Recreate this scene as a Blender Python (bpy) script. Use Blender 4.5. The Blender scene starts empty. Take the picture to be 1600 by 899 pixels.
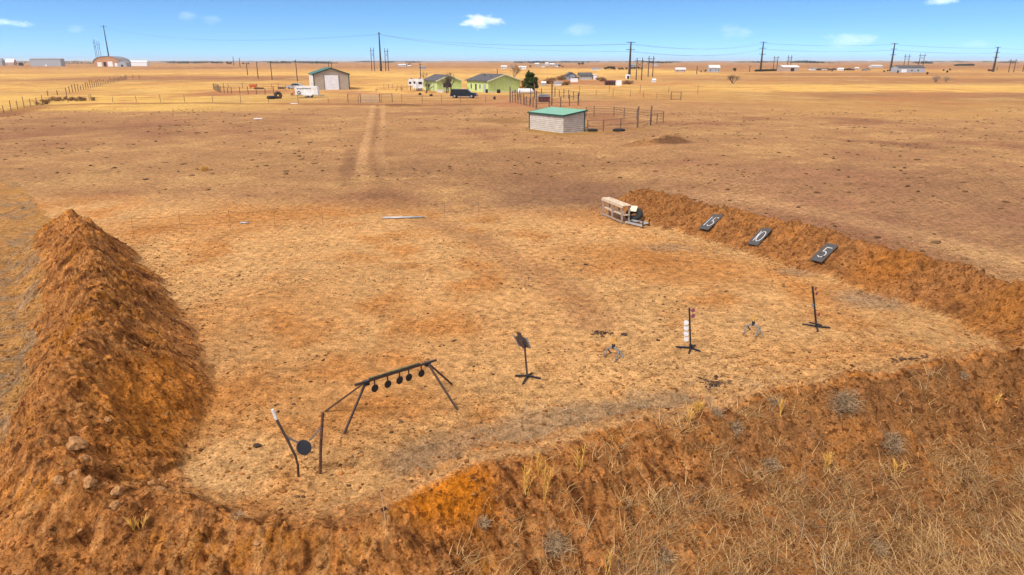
import bpy, math, random
import numpy as np
from mathutils import Vector, Matrix
random.seed(7); RNG = np.random.default_rng(11)
PI = math.pi
S = bpy.context.scene
C = S.collection
# ---------------------------------------------------------------- camera, world, sun, exposure
F = 1067.0; TH = math.radians(18.33); H = 8.0
cam = bpy.data.cameras.new('camera'); cam_o = bpy.data.objects.new('camera', cam); C.objects.link(cam_o)
cam.sensor_width = 36; cam.lens = 36 * F / 1600; cam.clip_start = .1; cam.clip_end = 60000
cam_o.location = (0, 0, H); cam_o.rotation_euler = (PI / 2 - TH, 0, 0); S.camera = cam_o
S.view_settings.view_transform = 'Standard'; S.view_settings.look = 'None'
S.view_settings.exposure = 0.78; S.view_settings.gamma = 1; S.view_settings.use_curve_mapping = False
SUN_EL = math.radians(50); SUN_AZ = math.radians(-135)          # azimuth measured from +Y towards +X
sd_ = Vector((math.sin(SUN_AZ) * math.cos(SUN_EL), math.cos(SUN_AZ) * math.cos(SUN_EL), math.sin(SUN_EL)))
sun = bpy.data.lights.new('sun', 'SUN'); sun.energy = 2.5; sun.angle = math.radians(15); sun.color = (1, .94, .86)
sun_o = bpy.data.objects.new('sun', sun); C.objects.link(sun_o); sun_o.rotation_euler = sd_.to_track_quat('Z', 'Y').to_euler()
W = bpy.data.worlds.new('World'); S.world = W; W.use_nodes = True
wn = W.node_tree; wn.nodes.clear()
def WN(t, **k):
    n = wn.nodes.new(t)
    for a, b in k.items(): setattr(n, a, b)
    return n
def wl(a, b): wn.links.new(a, b)
def wm(op, a, b=None, c=None, clamp=False):
    n = WN('ShaderNodeMath', operation=op, use_clamp=clamp)
    for i, x in enumerate((a, b, c)):
        if x is None: continue
        if isinstance(x, (int, float)): n.inputs[i].default_value = x
        else: wl(x, n.inputs[i])
    return n.outputs[0]
tc = WN('ShaderNodeTexCoord'); sep = WN('ShaderNodeSeparateXYZ'); wl(tc.outputs['Generated'], sep.inputs[0])
X, Y, Z = sep.outputs
zz = wm('ADD', wm('MULTIPLY', wm('MAXIMUM', Z, -.05), 3.0), .13)
comb = WN('ShaderNodeCombineXYZ'); wl(X, comb.inputs[0]); wl(Y, comb.inputs[1]); wl(zz, comb.inputs[2])
nrm = WN('ShaderNodeVectorMath', operation='NORMALIZE'); wl(comb.outputs[0], nrm.inputs[0])
sky = WN('ShaderNodeTexSky', sky_type='NISHITA'); sky.sun_disc = False
sky.sun_elevation = SUN_EL; sky.sun_rotation = SUN_AZ; sky.altitude = 1600; sky.air_density = 1.0; sky.dust_density = .6; sky.ozone_density = 1.6
wl(nrm.outputs[0], sky.inputs[0])
hs = WN('ShaderNodeHueSaturation'); hs.inputs['Saturation'].default_value = 1.2; hs.inputs['Value'].default_value = .98; hs.inputs['Hue'].default_value = .492
wl(sky.outputs[0], hs.inputs['Color'])
def dirpx(px, py):
    u = (px - 800) / F; v = -(py - 450) / F; s, c = math.sin(TH), math.cos(TH)
    return Vector((u, c + v * s, -s + v * c)).normalized()
az = wm('ARCTAN2', X, Y)
nz = WN('ShaderNodeTexNoise'); nz.inputs['Scale'].default_value = 45; nz.inputs['Detail'].default_value = 6; nz.inputs['Roughness'].default_value = .6
st = WN('ShaderNodeVectorMath', operation='MULTIPLY'); st.inputs[1].default_value = (1, 1, 2.2); wl(tc.outputs['Generated'], st.inputs[0]); wl(st.outputs[0], nz.inputs['Vector'])
# warm white soft fill added overhead, out of view; clear blue near the horizon
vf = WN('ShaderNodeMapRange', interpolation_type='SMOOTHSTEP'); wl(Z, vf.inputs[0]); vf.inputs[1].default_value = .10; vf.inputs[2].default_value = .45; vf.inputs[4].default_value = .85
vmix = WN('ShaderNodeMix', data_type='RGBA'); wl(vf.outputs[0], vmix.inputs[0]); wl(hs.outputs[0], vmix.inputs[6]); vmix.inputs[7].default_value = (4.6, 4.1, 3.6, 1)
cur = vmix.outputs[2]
# small fair-weather clouds: px, py of centre, half size in px, opacity, colour
for (px, py, rx, ry, op, col) in [(752, 35, 34, 13, .6, (8.2, 7.8, 9.0)), (20, 37, 26, 6, .45, (7, 7.6, 9.2)), (38, 39, 16, 5, .35, (7, 7.4, 9.2)), (1330, 62, 48, 9, .28, (6.0, 6.2, 9.2)),
        (1310, 68, 32, 8, .25, (4.8, 5.4, 8.4)), (1150, 50, 30, 10, .2, (5.6, 5.9, 9.0)), (905, 47, 26, 10, .15, (6, 6.3, 9.0)), (292, 27, 16, 7, .14, (6, 6.6, 9)), (330, 32, 16, 7, .16, (6, 6.6, 9)),
        (118, 45, 12, 6, .12, (6, 6.6, 9)), (1528, 69, 26, 5, .2, (4.5, 5.4, 8.2)), (1465, 3, 30, 5, .5, (6, 6.6, 9))]:
    d = dirpx(px, py); a0 = math.atan2(d.x, d.y); z0 = d.z
    ea = rx / F * math.cos(a0) ; ez = ry / F
    qa = wm('POWER', wm('ABSOLUTE', wm('MULTIPLY', wm('SUBTRACT', az, a0), 1 / ea)), 2)
    qz = wm('POWER', wm('ABSOLUTE', wm('MULTIPLY', wm('SUBTRACT', Z, z0), 1 / ez)), 2)
    rr = wm('SUBTRACT', wm('MULTIPLY_ADD', nz.outputs[0], -3.2, 2.4), wm('ADD', qa, qz))
    m = wm('MULTIPLY', wm('MULTIPLY', rr, .9, clamp=True), op)
    mx = WN('ShaderNodeMix', data_type='RGBA'); wl(m, mx.inputs[0]); wl(cur, mx.inputs[6]); mx.inputs[7].default_value = (*col, 1)
    cur = mx.outputs[2]
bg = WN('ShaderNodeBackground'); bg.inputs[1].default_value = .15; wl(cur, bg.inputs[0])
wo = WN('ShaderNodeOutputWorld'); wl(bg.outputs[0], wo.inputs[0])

# ---------------------------------------------------------------- noise
def _h(ix, iy, seed):
    n = (ix.astype(np.int64) * 374761393 + iy.astype(np.int64) * 668265263 + seed * 982451653) & 0xffffffff
    n = ((n ^ (n >> 13)) * 1274126177) & 0xffffffff
    return ((n ^ (n >> 16)) & 0xffffff) / float(0xffffff)
def perlin(x, y, seed=0):
    ix = np.floor(x); iy = np.floor(y); fx = x - ix; fy = y - iy
    u = fx * fx * fx * (fx * (fx * 6 - 15) + 10); v = fy * fy * fy * (fy * (fy * 6 - 15) + 10)
    def g(dx, dy):
        a = _h(ix + dx, iy + dy, seed) * 2 * PI
        return np.cos(a) * (fx - dx) + np.sin(a) * (fy - dy)
    a = g(0, 0); b = g(1, 0); c = g(0, 1); d = g(1, 1)
    return ((a * (1 - u) + b * u) * (1 - v) + (c * (1 - u) + d * u) * v) * 1.5
def fbm(x, y, oct=4, seed=0, gain=.5):
    s = 0; a = 1; t = 0
    for i in range(oct):
        s = s + a * perlin(x * 2 ** i + 17.3 * i, y * 2 ** i - 9.1 * i, seed + i); t += a; a *= gain
    return s / t
def worley(x, y, seed=0):
    ix = np.floor(x); iy = np.floor(y); best = np.full(x.shape, 9.); rnd = np.zeros(x.shape)
    for dx in (-1, 0, 1):
        for dy in (-1, 0, 1):
            jx = ix + dx; jy = iy + dy
            d = np.hypot(jx + _h(jx, jy, seed) - x, jy + _h(jx, jy, seed + 5) - y)
            m = d < best; rnd = np.where(m, _h(jx, jy, seed + 9), rnd); best = np.where(m, d, best)
    return best, rnd
def sm(a, b, x):
    t = np.clip((x - a) / (b - a), 0, 1); return t * t * (3 - 2 * t)
def P(px, py, z=0.):
    d = dirpx(px, py); t = (z - H) / d.z
    return Vector((d.x * t, d.y * t, z))
# ---------------------------------------------------------------- terrain height
# crest of the earth bank round the range: pixel, height, inner width, outer width
CR = [(106, 337, 1.5, 1.9, 2.9), (128, 350, 1.8, 2.1, 2.8), (138, 385, 1.95, 2.3, 2.5), (142, 440, 2.0, 2.7, 2.2), (138, 500, 1.95, 2.85, 2.2), (118, 560, 1.85, 2.7, 2.1), (92, 620, 1.65, 2.5, 2.1),
      (78, 680, 1.4, 2.4, 2.3), (118, 740, 1.0, 2.0, 2.8), (200, 782, .65, 1.7, 2.8), (350, 818, .38, 1.4, 2.6), (500, 826, .3, 1.3, 2.6), (610, 792, .38, 1.3, 2.6), (700, 748, .42, 1.2, 2.5), (800, 708, .4, 1.2, 2.5),
      (900, 682, .4, 1.2, 2.6), (1000, 658, .4, 1.2, 2.6), (1110, 638, .4, 1.2, 2.6), (1250, 600, .5, 1.2, 2.5), (1400, 575, .6, 1.3, 2.3), (1520, 556, .7, 1.5, 2.2), (1640, 538, .85, 1.7, 2.2), (1700, 505, 1.0, 2.0, 2.0),
      (1600, 458, 1.05, 2.1, 1.4), (1500, 421, 1.1, 2.4, 1.3), (1400, 393, 1.1, 2.5, 1.3), (1250, 353, 1.1, 2.6, 1.3), (1100, 320, 1.05, 2.7, 1.5), (1005, 298, .95, 2.4, 1.8)]
CRW = []
for (px, py, h, a, b) in CR:
    p = P(px, py, h); CRW.append((p.x, p.y, h, a, b))
def bank(x, y):
    best = np.full(x.shape, 1e9); sg = np.zeros(x.shape); par = [np.zeros(x.shape) for _ in range(3)]; arc = np.zeros(x.shape); L = 0
    for i in range(len(CRW) - 1):
        a = CRW[i]; b = CRW[i + 1]; ex = b[0] - a[0]; ey = b[1] - a[1]; l2 = ex * ex + ey * ey
        t = np.clip(((x - a[0]) * ex + (y - a[1]) * ey) / l2, 0, 1)
        qx = x - a[0] - t * ex; qy = y - a[1] - t * ey; d = np.hypot(qx, qy)
        m = d < best; best = np.where(m, d, best)
        cr = ex * (y - a[1]) - ey * (x - a[0])
        sg = np.where(m, np.where(cr > 0, 1., -1.), sg)
        for k in range(3): par[k] = np.where(m, a[2 + k] + t * (b[2 + k] - a[2 + k]), par[k])
        arc = np.where(m, L + t * math.sqrt(l2), arc); L += math.sqrt(l2)
    return best * sg, par[0], par[1], par[2], arc
def prof(t):
    t = np.clip(t, 0, 1.0)
    return np.where(t < .10, 1 - 5.5 * t * t, np.where(t < 1, .945 * np.clip((1 - t) / .9, 0, 1) ** 1.28, 0)) * (1 - sm(.8, 1.0, t)) + 0 * t
def height(x, y, fine=True, want=False):
    x = np.asarray(x, float); y = np.asarray(y, float); r = np.hypot(x, y)
    amp = 1.6 * sm(230, 700, r) + 6 * sm(900, 4000, r) + 26 * sm(5000, 15000, r)
    z = np.where(r > 200, amp * fbm(x / 520 + 3.1, y / 330 + 1.7, 3, 5) + 0., 0.)
    z += .12 * fbm(x / 14, y / 14, 2, 31) * sm(20, 60, r) * (1 - sm(3000, 6000, r))
    z += .6 * sm(8, 16, x) * sm(15, 21, y) * (1 - sm(50, 110, y))
    # mound by the shed
    for (px, py, hh, rx, ry) in [(1046, 226, .75, 2.5, 2.4), (1003, 230, .35, 2.0, 1.5), (1022, 229, .25, 2.2, 1.5)]:
        c = P(px, py); q = ((x - c.x) / rx) ** 2 + ((y - c.y) / ry) ** 2
        z += hh * np.clip(1 - np.sqrt(q), 0, 1) * (1 + .5 * fbm(x * 1.7, y * 1.7, 2, 77))
    for (px, py, hh, rx, ry) in [(30 + 590, 166, .3, 6, 5), (110, 158, .5, 9, 4)]:
        c = P(px, py); q = ((x - c.x) / rx) ** 2 + ((y - c.y) / ry) ** 2
        z += hh * np.exp(-q * 2)
    near = r < 70
    bm = np.zeros(x.shape); dd = np.full(x.shape, 99.); arcs = np.zeros(x.shape)
    if near.any():
        xn = x[near]; yn = y[near]
        wob = .42 * fbm(xn / 1.8, yn / 1.8, 3, 41)
        d, h, wi, wo_, arc = bank(xn + wob, yn + .42 * fbm(xn / 1.8 + 9, yn / 1.8, 3, 42))
        zg = z[near]
        fm = (1 - sm(10.3, 14.8, yn - .35 * np.maximum(xn, 0))) * sm(-4.5, 1, -d * 1.0 + 1)
        E = zg - 1.6 * fm
        base = np.where(d > 0, np.where(d < 40, zg * sm(30, 60, yn), zg), E)
        t = np.where(d > 0, d / wi, -d / (wo_ * (1 + .55 * fm)))
        k = prof(t)
        hh = h * (1 + .2 * fbm(arc / 1.6, arc * 0, 3, 51)) + .05 * fbm(arc / .5, d / .5, 2, 52)
        zn = base + (hh - base) * k
        bmn = np.clip(k * 1.6, 0, 1) * np.where(d > 0, np.clip(h / 1.0, .25, 1), 1)
        # front outside ground counts as bank too
        bmn = np.maximum(bmn, .55 * fm * (d < 0))
        if fine:
            dt = 1 + .9 * fbm(xn / 2.2, yn / 2.2, 2, 61)
            w1, r1 = worley(xn / .21 + fbm(xn * 3, yn * 3, 2, 3) * .6, yn / .21 + fbm(xn * 3, yn * 3, 2, 7) * .6, 71)
            w2, r2 = worley(xn / .10, yn / .10, 72)
            w3, r3 = worley(xn / .9, yn / .9, 73)
            cl = np.clip(.6 - w1, 0, 1) * r1 * .30 + np.clip(.6 - w2, 0, 1) * .08 * r2 + np.clip(.6 - w3, 0, 1) * .16 * (r3 > .55)
            f1 = fbm(xn / .8, yn / .8, 5, 81, .6)
            rid = 1 - np.abs(fbm(xn / .7, yn / .7, 4, 85, .55)) * 3
            rill = fbm(arc / .30 + .8 * f1, d / 1.5, 4, 95, .6)
            fo = 1 - .62 * sm(-3, 0, xn) * sm(.35, -.1, d) * (yn < 19) * (1 - .45 * sm(6, 9, xn))
            nearw = (1 - sm(0, 3.0, np.abs(d) - 2)) 
            zn += fo * bmn * (cl * dt * 1.15 + .14 * f1 + .045 * rid + .018 * (1 + 4.5 * (xn < -6)) * rill * np.clip(k * 2, 0, 1) + .10 * fbm(xn / 1.7, yn / 1.7, 2, 97))
            zn += (1 - bmn) * (.036 * f1 + .014 * rid * np.clip(dt, 0, 2) + (np.clip(.5 - w1, 0, 1) * (r1 > .8) * .05 + np.clip(.5 - w2, 0, 1) * (r2 > .7) * .03) * (.45 + nearw))
            # rolled toe debris inside the left bank
        z[near] = zn; bm[near] = bmn; dd[near] = d; arcs[near] = arc
    if want: return z, bm, dd, arcs
    return z
def G(px, py):
    """point of the terrain seen in that direction"""
    d = dirpx(px, py)
    if d.z >= -.0008: d.z = -.0008
    t = np.exp(np.linspace(math.log(5), math.log(14000), 900))
    x = d.x * t; y = d.y * t; zr = H + d.z * t; hz = height(x, y, False)
    below = np.nonzero(zr < hz)[0]
    if len(below) == 0: i = len(t) - 1
    else: i = below[0]
    if i == 0: tt = t[0]
    else:
        a, b = zr[i - 1] - hz[i - 1], zr[i] - hz[i]
        k = a / (a - b) if a != b else 0
        tt = t[i - 1] + (t[i] - t[i - 1]) * min(max(k, 0), 1)
    p = Vector((d.x * tt, d.y * tt, 0)); p.z = float(height(np.array([p.x]), np.array([p.y]), False)[0])
    return p
def gz(x, y, fine=True): return float(height(np.array([float(x)]), np.array([float(y)]), fine)[0])
def U(px, py, y0):
    """point on the upright plane y = y0 seen in that direction"""
    d = dirpx(px, py); t = y0 / d.y
    return Vector((d.x * t, y0, H + d.z * t))

# ---------------------------------------------------------------- materials
def new_mat(name):
    m = bpy.data.materials.new(name); m.use_nodes = True
    return m, m.node_tree, m.node_tree.nodes['Principled BSDF']
def mat(name, col, rough=.7, metal=0., var=.12, scale=6., bump=.0, stretch=None, dirt=None, spec=.3):
    m, nt, b = new_mat(name)
    tcn = nt.nodes.new('ShaderNodeTexCoord'); n = nt.nodes.new('ShaderNodeTexNoise'); n.inputs['Scale'].default_value = scale; n.inputs['Detail'].default_value = 5
    src = tcn.outputs['Object']
    if stretch:
        mp = nt.nodes.new('ShaderNodeMapping'); mp.inputs['Scale'].default_value = stretch; nt.links.new(src, mp.inputs[0]); src = mp.outputs[0]
    nt.links.new(src, n.inputs['Vector'])
    r = nt.nodes.new('ShaderNodeValToRGB'); r.color_ramp.elements[0].position = .3; r.color_ramp.elements[1].position = .7
    a = [c * (1 - var * 1.6) for c in col]; z = [min(c * (1 + var), 1) for c in col]
    if dirt: a = list(dirt)
    r.color_ramp.elements[0].color = (*a, 1); r.color_ramp.elements[1].color = (*z, 1)
    nt.links.new(n.outputs[0], r.inputs[0]); nt.links.new(r.outputs[0], b.inputs['Base Color'])
    b.inputs['Roughness'].default_value = rough; b.inputs['Metallic'].default_value = metal; b.inputs['Specular IOR Level'].default_value = spec
    if bump:
        bp = nt.nodes.new('ShaderNodeBump'); bp.inputs['Strength'].default_value = bump; bp.inputs['Distance'].default_value = .02
        nt.links.new(n.outputs[0], bp.inputs['Height']); nt.links.new(bp.outputs[0], b.inputs['Normal'])
    return m
def ribbed(name, col, period=.3, rough=.5, axis='Z', depth=.03, dirt=None):
    """corrugated or lapped cladding"""
    m = mat(name, col, rough, 0, .08, 1.5, dirt=dirt); nt = m.node_tree; b = nt.nodes['Principled BSDF']
    tcn = nt.nodes.new('ShaderNodeTexCoord'); w = nt.nodes.new('ShaderNodeTexWave'); w.bands_direction = axis; w.inputs['Scale'].default_value = .314 / period ; w.inputs['Distortion'].default_value = .1
    nt.links.new(tcn.outputs['Object'], w.inputs[0])
    bp = nt.nodes.new('ShaderNodeBump'); bp.inputs['Strength'].default_value = .7; bp.inputs['Distance'].default_value = depth
    nt.links.new(w.outputs[1], bp.inputs['Height']); nt.links.new(bp.outputs[0], b.inputs['Normal'])
    return m
def mat_tone(name, c0, c1, rough=.9, trans=0.):
    m, nt, b = new_mat(name)
    a = nt.nodes.new('ShaderNodeAttribute'); a.attribute_name = 'tone'
    r = nt.nodes.new('ShaderNodeValToRGB'); r.color_ramp.elements[0].color = (*c0, 1); r.color_ramp.elements[1].color = (*c1, 1)
    nt.links.new(a.outputs['Fac'], r.inputs[0]); nt.links.new(r.outputs[0], b.inputs['Base Color']); b.inputs['Roughness'].default_value = rough
    b.inputs['Specular IOR Level'].default_value = .15
    return m
M = {}
M['black'] = mat('black_steel', (.018, .02, .026), .5, .0, .3, 20)
M['rust'] = mat('rusty_steel', (.10, .045, .03), .8, 0, .35, 15)
M['darkpaint'] = mat('flaked_black_paint', (.03, .026, .026), .55, 0, .4, 30, dirt=(.09, .045, .03))
M['greenbar'] = mat('olive_painted_bar', (.07, .085, .045), .6, 0, .3, 12, dirt=(.05, .035, .02))
M['greysteel'] = mat('grey_steel', (.20, .20, .21), .5, .1, .25, 20, dirt=(.10, .08, .07))
M['galv'] = mat('galvanised_steel', (.42, .44, .46), .45, .3, .15, 10)
M['white'] = mat('white_paint', (.78, .78, .78), .45, 0, .05, 4)
M['whitedirty'] = mat('chipped_white_paint', (.72, .72, .75), .5, 0, .1, 40, dirt=(.4, .38, .38))
M['pink'] = mat('faded_red_paint', (.26, .07, .09), .6, 0, .2, 40, dirt=(.16, .06, .07))
M['chain'] = mat('chain_steel', (.16, .14, .14), .5, .4, .3, 60)
M['wood'] = mat('weathered_wood', (.64, .53, .41), .8, 0, .18, 9, .3, stretch=(1, 1, 8), dirt=(.26, .17, .10))
M['woodgrey'] = mat('grey_weathered_wood', (.36, .29, .25), .85, 0, .2, 9, .3, dirt=(.22, .15, .11))
M['polewood'] = mat('pole_wood', (.075, .055, .045), .9, 0, .2, 5)
M['postwood'] = mat('fence_post_wood', (.17, .11, .08), .9, 0, .25, 3)
M['rubber'] = mat('rubber', (.018, .018, .02), .75, 0, .2, 12)
M['cream'] = mat('cream_board', (.66, .60, .44), .7, 0, .08, 6)
M['glass'] = mat('dark_glass', (.012, .016, .02), .12, 0, .1, 3, spec=.6)
M['rail'] = mat('rusty_pipe_rail', (.13, .085, .07), .75, 0, .25, 5)
M['steelpole'] = mat('weathering_steel_pole', (.055, .045, .042), .8, 0, .15, .5)
M['wire'] = mat('wire', (.12, .13, .15), .6, 0, .05, 2)
M['boardblack'] = mat('black_board', (.045, .045, .052), .6, 0, .25, 7, dirt=(.06, .05, .045))
M['digit'] = mat('white_brush_paint', (.62, .62, .66), .6, 0, .2, 25, dirt=(.30, .28, .27))

# ---------------------------------------------------------------- mesh builder
class MB:
    def __init__(s): s.v = []; s.f = []
    def add(s, v, f):
        n = len(s.v); s.v += [Vector(a) for a in v]; s.f += [tuple(i + n for i in q) for q in f]; return s
    def hull8(s, b, t):
        """b, t: lower and upper loops with the same number of points"""
        n = len(b); return s.add(list(b) + list(t), [tuple(range(n - 1, -1, -1)), tuple(range(n, 2 * n))] + [(i, (i + 1) % n, n + (i + 1) % n, n + i) for i in range(n)])
    def box(s, c, sz, ax=None):
        ax = ax or (Vector((1, 0, 0)), Vector((0, 1, 0)), Vector((0, 0, 1))); c = Vector(c)
        x, y, z = [a * (k / 2) for a, k in zip(ax, sz)]
        return s.hull8([c - x - y - z, c + x - y - z, c + x + y - z, c - x + y - z], [c - x - y + z, c + x - y + z, c + x + y + z, c - x + y + z])
    def beam(s, p, q, w, h=None, up=Vector((0, 0, 1))):
        p = Vector(p); q = Vector(q); h = h or w; d = (q - p)
        if d.length < 1e-6: return s
        dn = d.normalized(); x = dn.cross(up)
        if x.length < .05: x = dn.cross(Vector((0, 1, 0)))
        x.normalize(); y = x.cross(dn)
        return s.box((p + q) / 2, (w, h, d.length), (x, y, dn))
    def tube(s, pts, r, n=8):
        pts = [Vector(p) for p in pts]; rs = r if isinstance(r, (list, tuple)) else [r] * len(pts)
        rings = []
        for i, p in enumerate(pts):
            a = pts[max(i - 1, 0)]; b = pts[min(i + 1, len(pts) - 1)]; d = (b - a).normalized()
            x = d.cross(Vector((0, 0, 1)))
            if x.length < .05: x = d.cross(Vector((0, 1, 0)))
            x.normalize(); y = x.cross(d)
            rings.append([p + (x * math.cos(2 * PI * k / n) + y * math.sin(2 * PI * k / n)) * rs[i] for k in range(n)])
        v = [a for rg in rings for a in rg]; f = []
        for i in range(len(rings) - 1):
            for k in range(n): f.append((i * n + k, i * n + (k + 1) % n, (i + 1) * n + (k + 1) % n, (i + 1) * n + k))
        f.append(tuple(range(n - 1, -1, -1))); f.append(tuple((len(rings) - 1) * n + k for k in range(n)))
        return s.add(v, f)
    def disc(s, c, nrm_, r, t, n=20):
        c = Vector(c); nv = Vector(nrm_).normalized(); return s.tube([c - nv * t / 2, c + nv * t / 2], r, n)
    def torus(s, c, nrm_, R, r, n=28, m=10, squash=1.):
        c = Vector(c); nv = Vector(nrm_).normalized(); x = nv.orthogonal().normalized(); y = nv.cross(x); v = []; f = []
        for i in range(n):
            a = 2 * PI * i / n; e = x * math.cos(a) + y * math.sin(a)
            for j in range(m):
                b = 2 * PI * j / m; v.append(c + e * (R + r * math.cos(b)) + nv * (r * squash * math.sin(b)))
        for i in range(n):
            for j in range(m): f.append((i * m + j, ((i + 1) % n) * m + j, ((i + 1) % n) * m + (j + 1) % m, i * m + (j + 1) % m))
        return s.add(v, f)
    def prism(s, poly, o, ex, ey, ez, t):
        """2D outline extruded by t along ez"""
        o = Vector(o); b = [o + ex * a[0] + ey * a[1] for a in poly]
        return s.hull8(b, [p + ez * t for p in b])
    def build(s, name, m, parent=None, origin=None, smooth=False):
        o0 = Vector(origin) if origin is not None else Vector((0, 0, 0))
        me = bpy.data.meshes.new(name); me.from_pydata([tuple(v - o0) for v in s.v], [], s.f); me.materials.append(m)
        if smooth: me.polygons.foreach_set('use_smooth', [True] * len(me.polygons))
        me.update()
        import bmesh
        bm = bmesh.new(); bm.from_mesh(me); bmesh.ops.recalc_face_normals(bm, faces=bm.faces); bm.to_mesh(me); bm.free()
        o = bpy.data.objects.new(name, me); C.objects.link(o)
        if parent: o.parent = parent
        elif origin is not None: o.location = o0
        return o
def tag(o, label=None, cat=None, group=None, kind=None):
    for k, v in (('label', label), ('category', cat), ('group', group), ('kind', kind)):
        if v: o[k] = v
    return o
class T:
    """a thing: Empty at its base, parts given in world coordinates"""
    def __init__(s, name, label, cat, loc, group=None):
        s.o = bpy.data.objects.new(name, None); C.objects.link(s.o); s.o.location = loc; s.o.empty_display_size = .3
        s.loc = Vector(loc); tag(s.o, label, cat, group)
    def part(s, name, mb, m, parent=None, smooth=False, label=None):
        o = mb.build(name, m, None, s.loc, smooth); o.location = (0, 0, 0); o.parent = parent or s.o
        if label: o['label'] = label
        return o
def kids(o, pool): return [c for c in pool if c.parent == o]
def dup(root, loc, rz=None, label=None):
    pool = list(bpy.data.objects)
    def cp(o, par):
        c = o.copy(); C.objects.link(c); c.parent = par
        for ch in kids(o, pool): cp(ch, c)
        return c
    c = cp(root, None); c.location = loc
    if rz is not None: c.rotation_euler = (0, 0, rz)
    if label: c['label'] = label
    return c
def rawmesh(name, v, f4, m, tone=None, smooth=False, k=4):
    me = bpy.data.meshes.new(name); nf = len(f4)
    me.vertices.add(len(v)); me.vertices.foreach_set('co', np.ascontiguousarray(v, np.float32).ravel())
    me.loops.add(nf * k); me.loops.foreach_set('vertex_index', np.ascontiguousarray(f4, np.int32).ravel())
    me.polygons.add(nf); me.polygons.foreach_set('loop_start', np.arange(0, nf * k, k, dtype=np.int32)); me.polygons.foreach_set('loop_total', np.full(nf, k, np.int32))
    me.update(calc_edges=True)
    if smooth: me.polygons.foreach_set('use_smooth', np.ones(nf, bool))
    if tone is not None:
        a = me.attributes.new('tone', 'FLOAT', 'POINT'); a.data.foreach_set('value', np.ascontiguousarray(tone, np.float32))
    me.materials.append(m); o = bpy.data.objects.new(name, me); C.objects.link(o)
    return o

# ---------------------------------------------------------------- ground sheet
ang = np.concatenate([np.linspace(-110, -41, 50), np.linspace(-40.9, 40.9, 1150), np.linspace(41, 110, 50)]) * PI / 180
rad = np.concatenate([np.geomspace(.6, 6.4, 40, endpoint=False), np.geomspace(6.4, 60, 950, endpoint=False), np.geomspace(60, 320, 260, endpoint=False), np.geomspace(320, 22000, 220)])
AA, RR = np.meshgrid(ang, rad); gx = (np.sin(AA) * RR).ravel(); gy = (np.cos(AA) * RR).ravel()
gzv, gbm, gdd, garc = height(gx, gy, True, True)
gr = np.hypot(gx, gy)
# soil and grass colours (albedo) laid out on the ground
def lin(*c):
    return np.array([((k / 255) / 12.92 if k / 255 < .04045 else ((k / 255 + .055) / 1.055) ** 2.4) for k in c])
ALB = .80
col = np.zeros((len(gx), 3))
n1 = fbm(gx / 9, gy / 9, 4, 201); n2 = fbm(gx / 2.4, gy / 2.4, 4, 211); n3 = fbm(gx / 60, gy / 45, 4, 221); n4 = fbm(gx / 260 + 4, gy / 90, 4, 231)
def lerp(c, k): 
    global col
    k = np.clip(k, 0, 1)[:, None]; col = col * (1 - k) + np.asarray(c)[None] * k
FIELD = lin(184, 138, 94) * ALB; FIELD2 = lin(204, 158, 106) * ALB; PINK = lin(158, 110, 80) * ALB; GOLD = lin(232, 186, 104) * ALB; GOLD2 = lin(208, 160, 94) * ALB
PAD = lin(222, 170, 112) * ALB; PADO = lin(198, 128, 62) * ALB; BERM = lin(190, 124, 66) * ALB; BERMO = lin(198, 126, 46) * ALB; BERMD = lin(108, 62, 28) * ALB; PALE = lin(226, 178, 122) * ALB; GREY = lin(160, 132, 104) * ALB
col[:] = FIELD
lerp(FIELD2, sm(-.05, .5, n1 + .6 * n2)); lerp(PINK, sm(.1, .5, -n1 + .7 * n3) * .8)
lerp(GOLD2, sm(110, 190, gr) * sm(-.15, .35, n3 + .4 * n2) * .8)
def ell(px, py, rx, ry, ang_=0, soft=.5, nse=.5, z=0):
    c = P(px, py, z); a = math.radians(ang_); dx = gx - c.x; dy = gy - c.y
    u = (dx * math.cos(a) + dy * math.sin(a)) / rx; v = (-dx * math.sin(a) + dy * math.cos(a)) / ry
    q = np.sqrt(u * u + v * v) + nse * (.7 * n1 + .5 * n2)
    return 1 - sm(1 - soft, 1 + soft * .4, q)
def strip(pts, w, soft=.5, nse=.3):
    best = np.full(gx.shape, 1e9); W_ = [P(a, b) for a, b in pts]
    for a, b in zip(W_[:-1], W_[1:]):
        ex, ey = b.x - a.x, b.y - a.y; t = np.clip(((gx - a.x) * ex + (gy - a.y) * ey) / (ex * ex + ey * ey), 0, 1)
        best = np.minimum(best, np.hypot(gx - a.x - t * ex, gy - a.y - t * ey))
    return 1 - sm(1 - soft, 1 + soft * .3, best / w + nse * n2)
# far country: bands of stubble, pasture and fallow ground
far = sm(120, 170, gr)
def band(y0, y1, x0=-1e9, x1=1e9, e=.12, nse=.10):
    k = gy * (1 + nse * n4 + .02 * n1)
    return sm(y0 * (1 - e), y0 * (1 + e), k) * (1 - sm(y1 * (1 - e), y1 * (1 + e), k)) * sm(x0 - 20, x0 + 20, gx) * (1 - sm(x1 - 20, x1 + 20, gx))
lerp(GOLD2, band(165, 900) * .8)
lerp(GOLD, band(185, 560, -1e9, 40) * sm(-.5, .3, n4 + .7 * n3 + .4 * n1) * .9)
lerp(GOLD, band(118, 175, -140, -48, .03, .03) * sm(-.5, 0, n1 + .6) * .95)
lerp(PINK, band(300, 420, -230, -95, .1) * .9)
lerp(PINK, band(95, 1500, 70, 1e9) * sm(-.35, .2, -n4) * .75)
lerp(GOLD, band(195, 262, 62, 400, .06, .25) * .85)
lerp(GOLD2, band(105, 150, 45, 400, .08, .2) * .45)
lerp(PINK, band(800, 6000) * sm(-.3, .15, n4) * .8)
lerp(GOLD, band(420, 800, 20, 150, .1) * .8)
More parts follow.
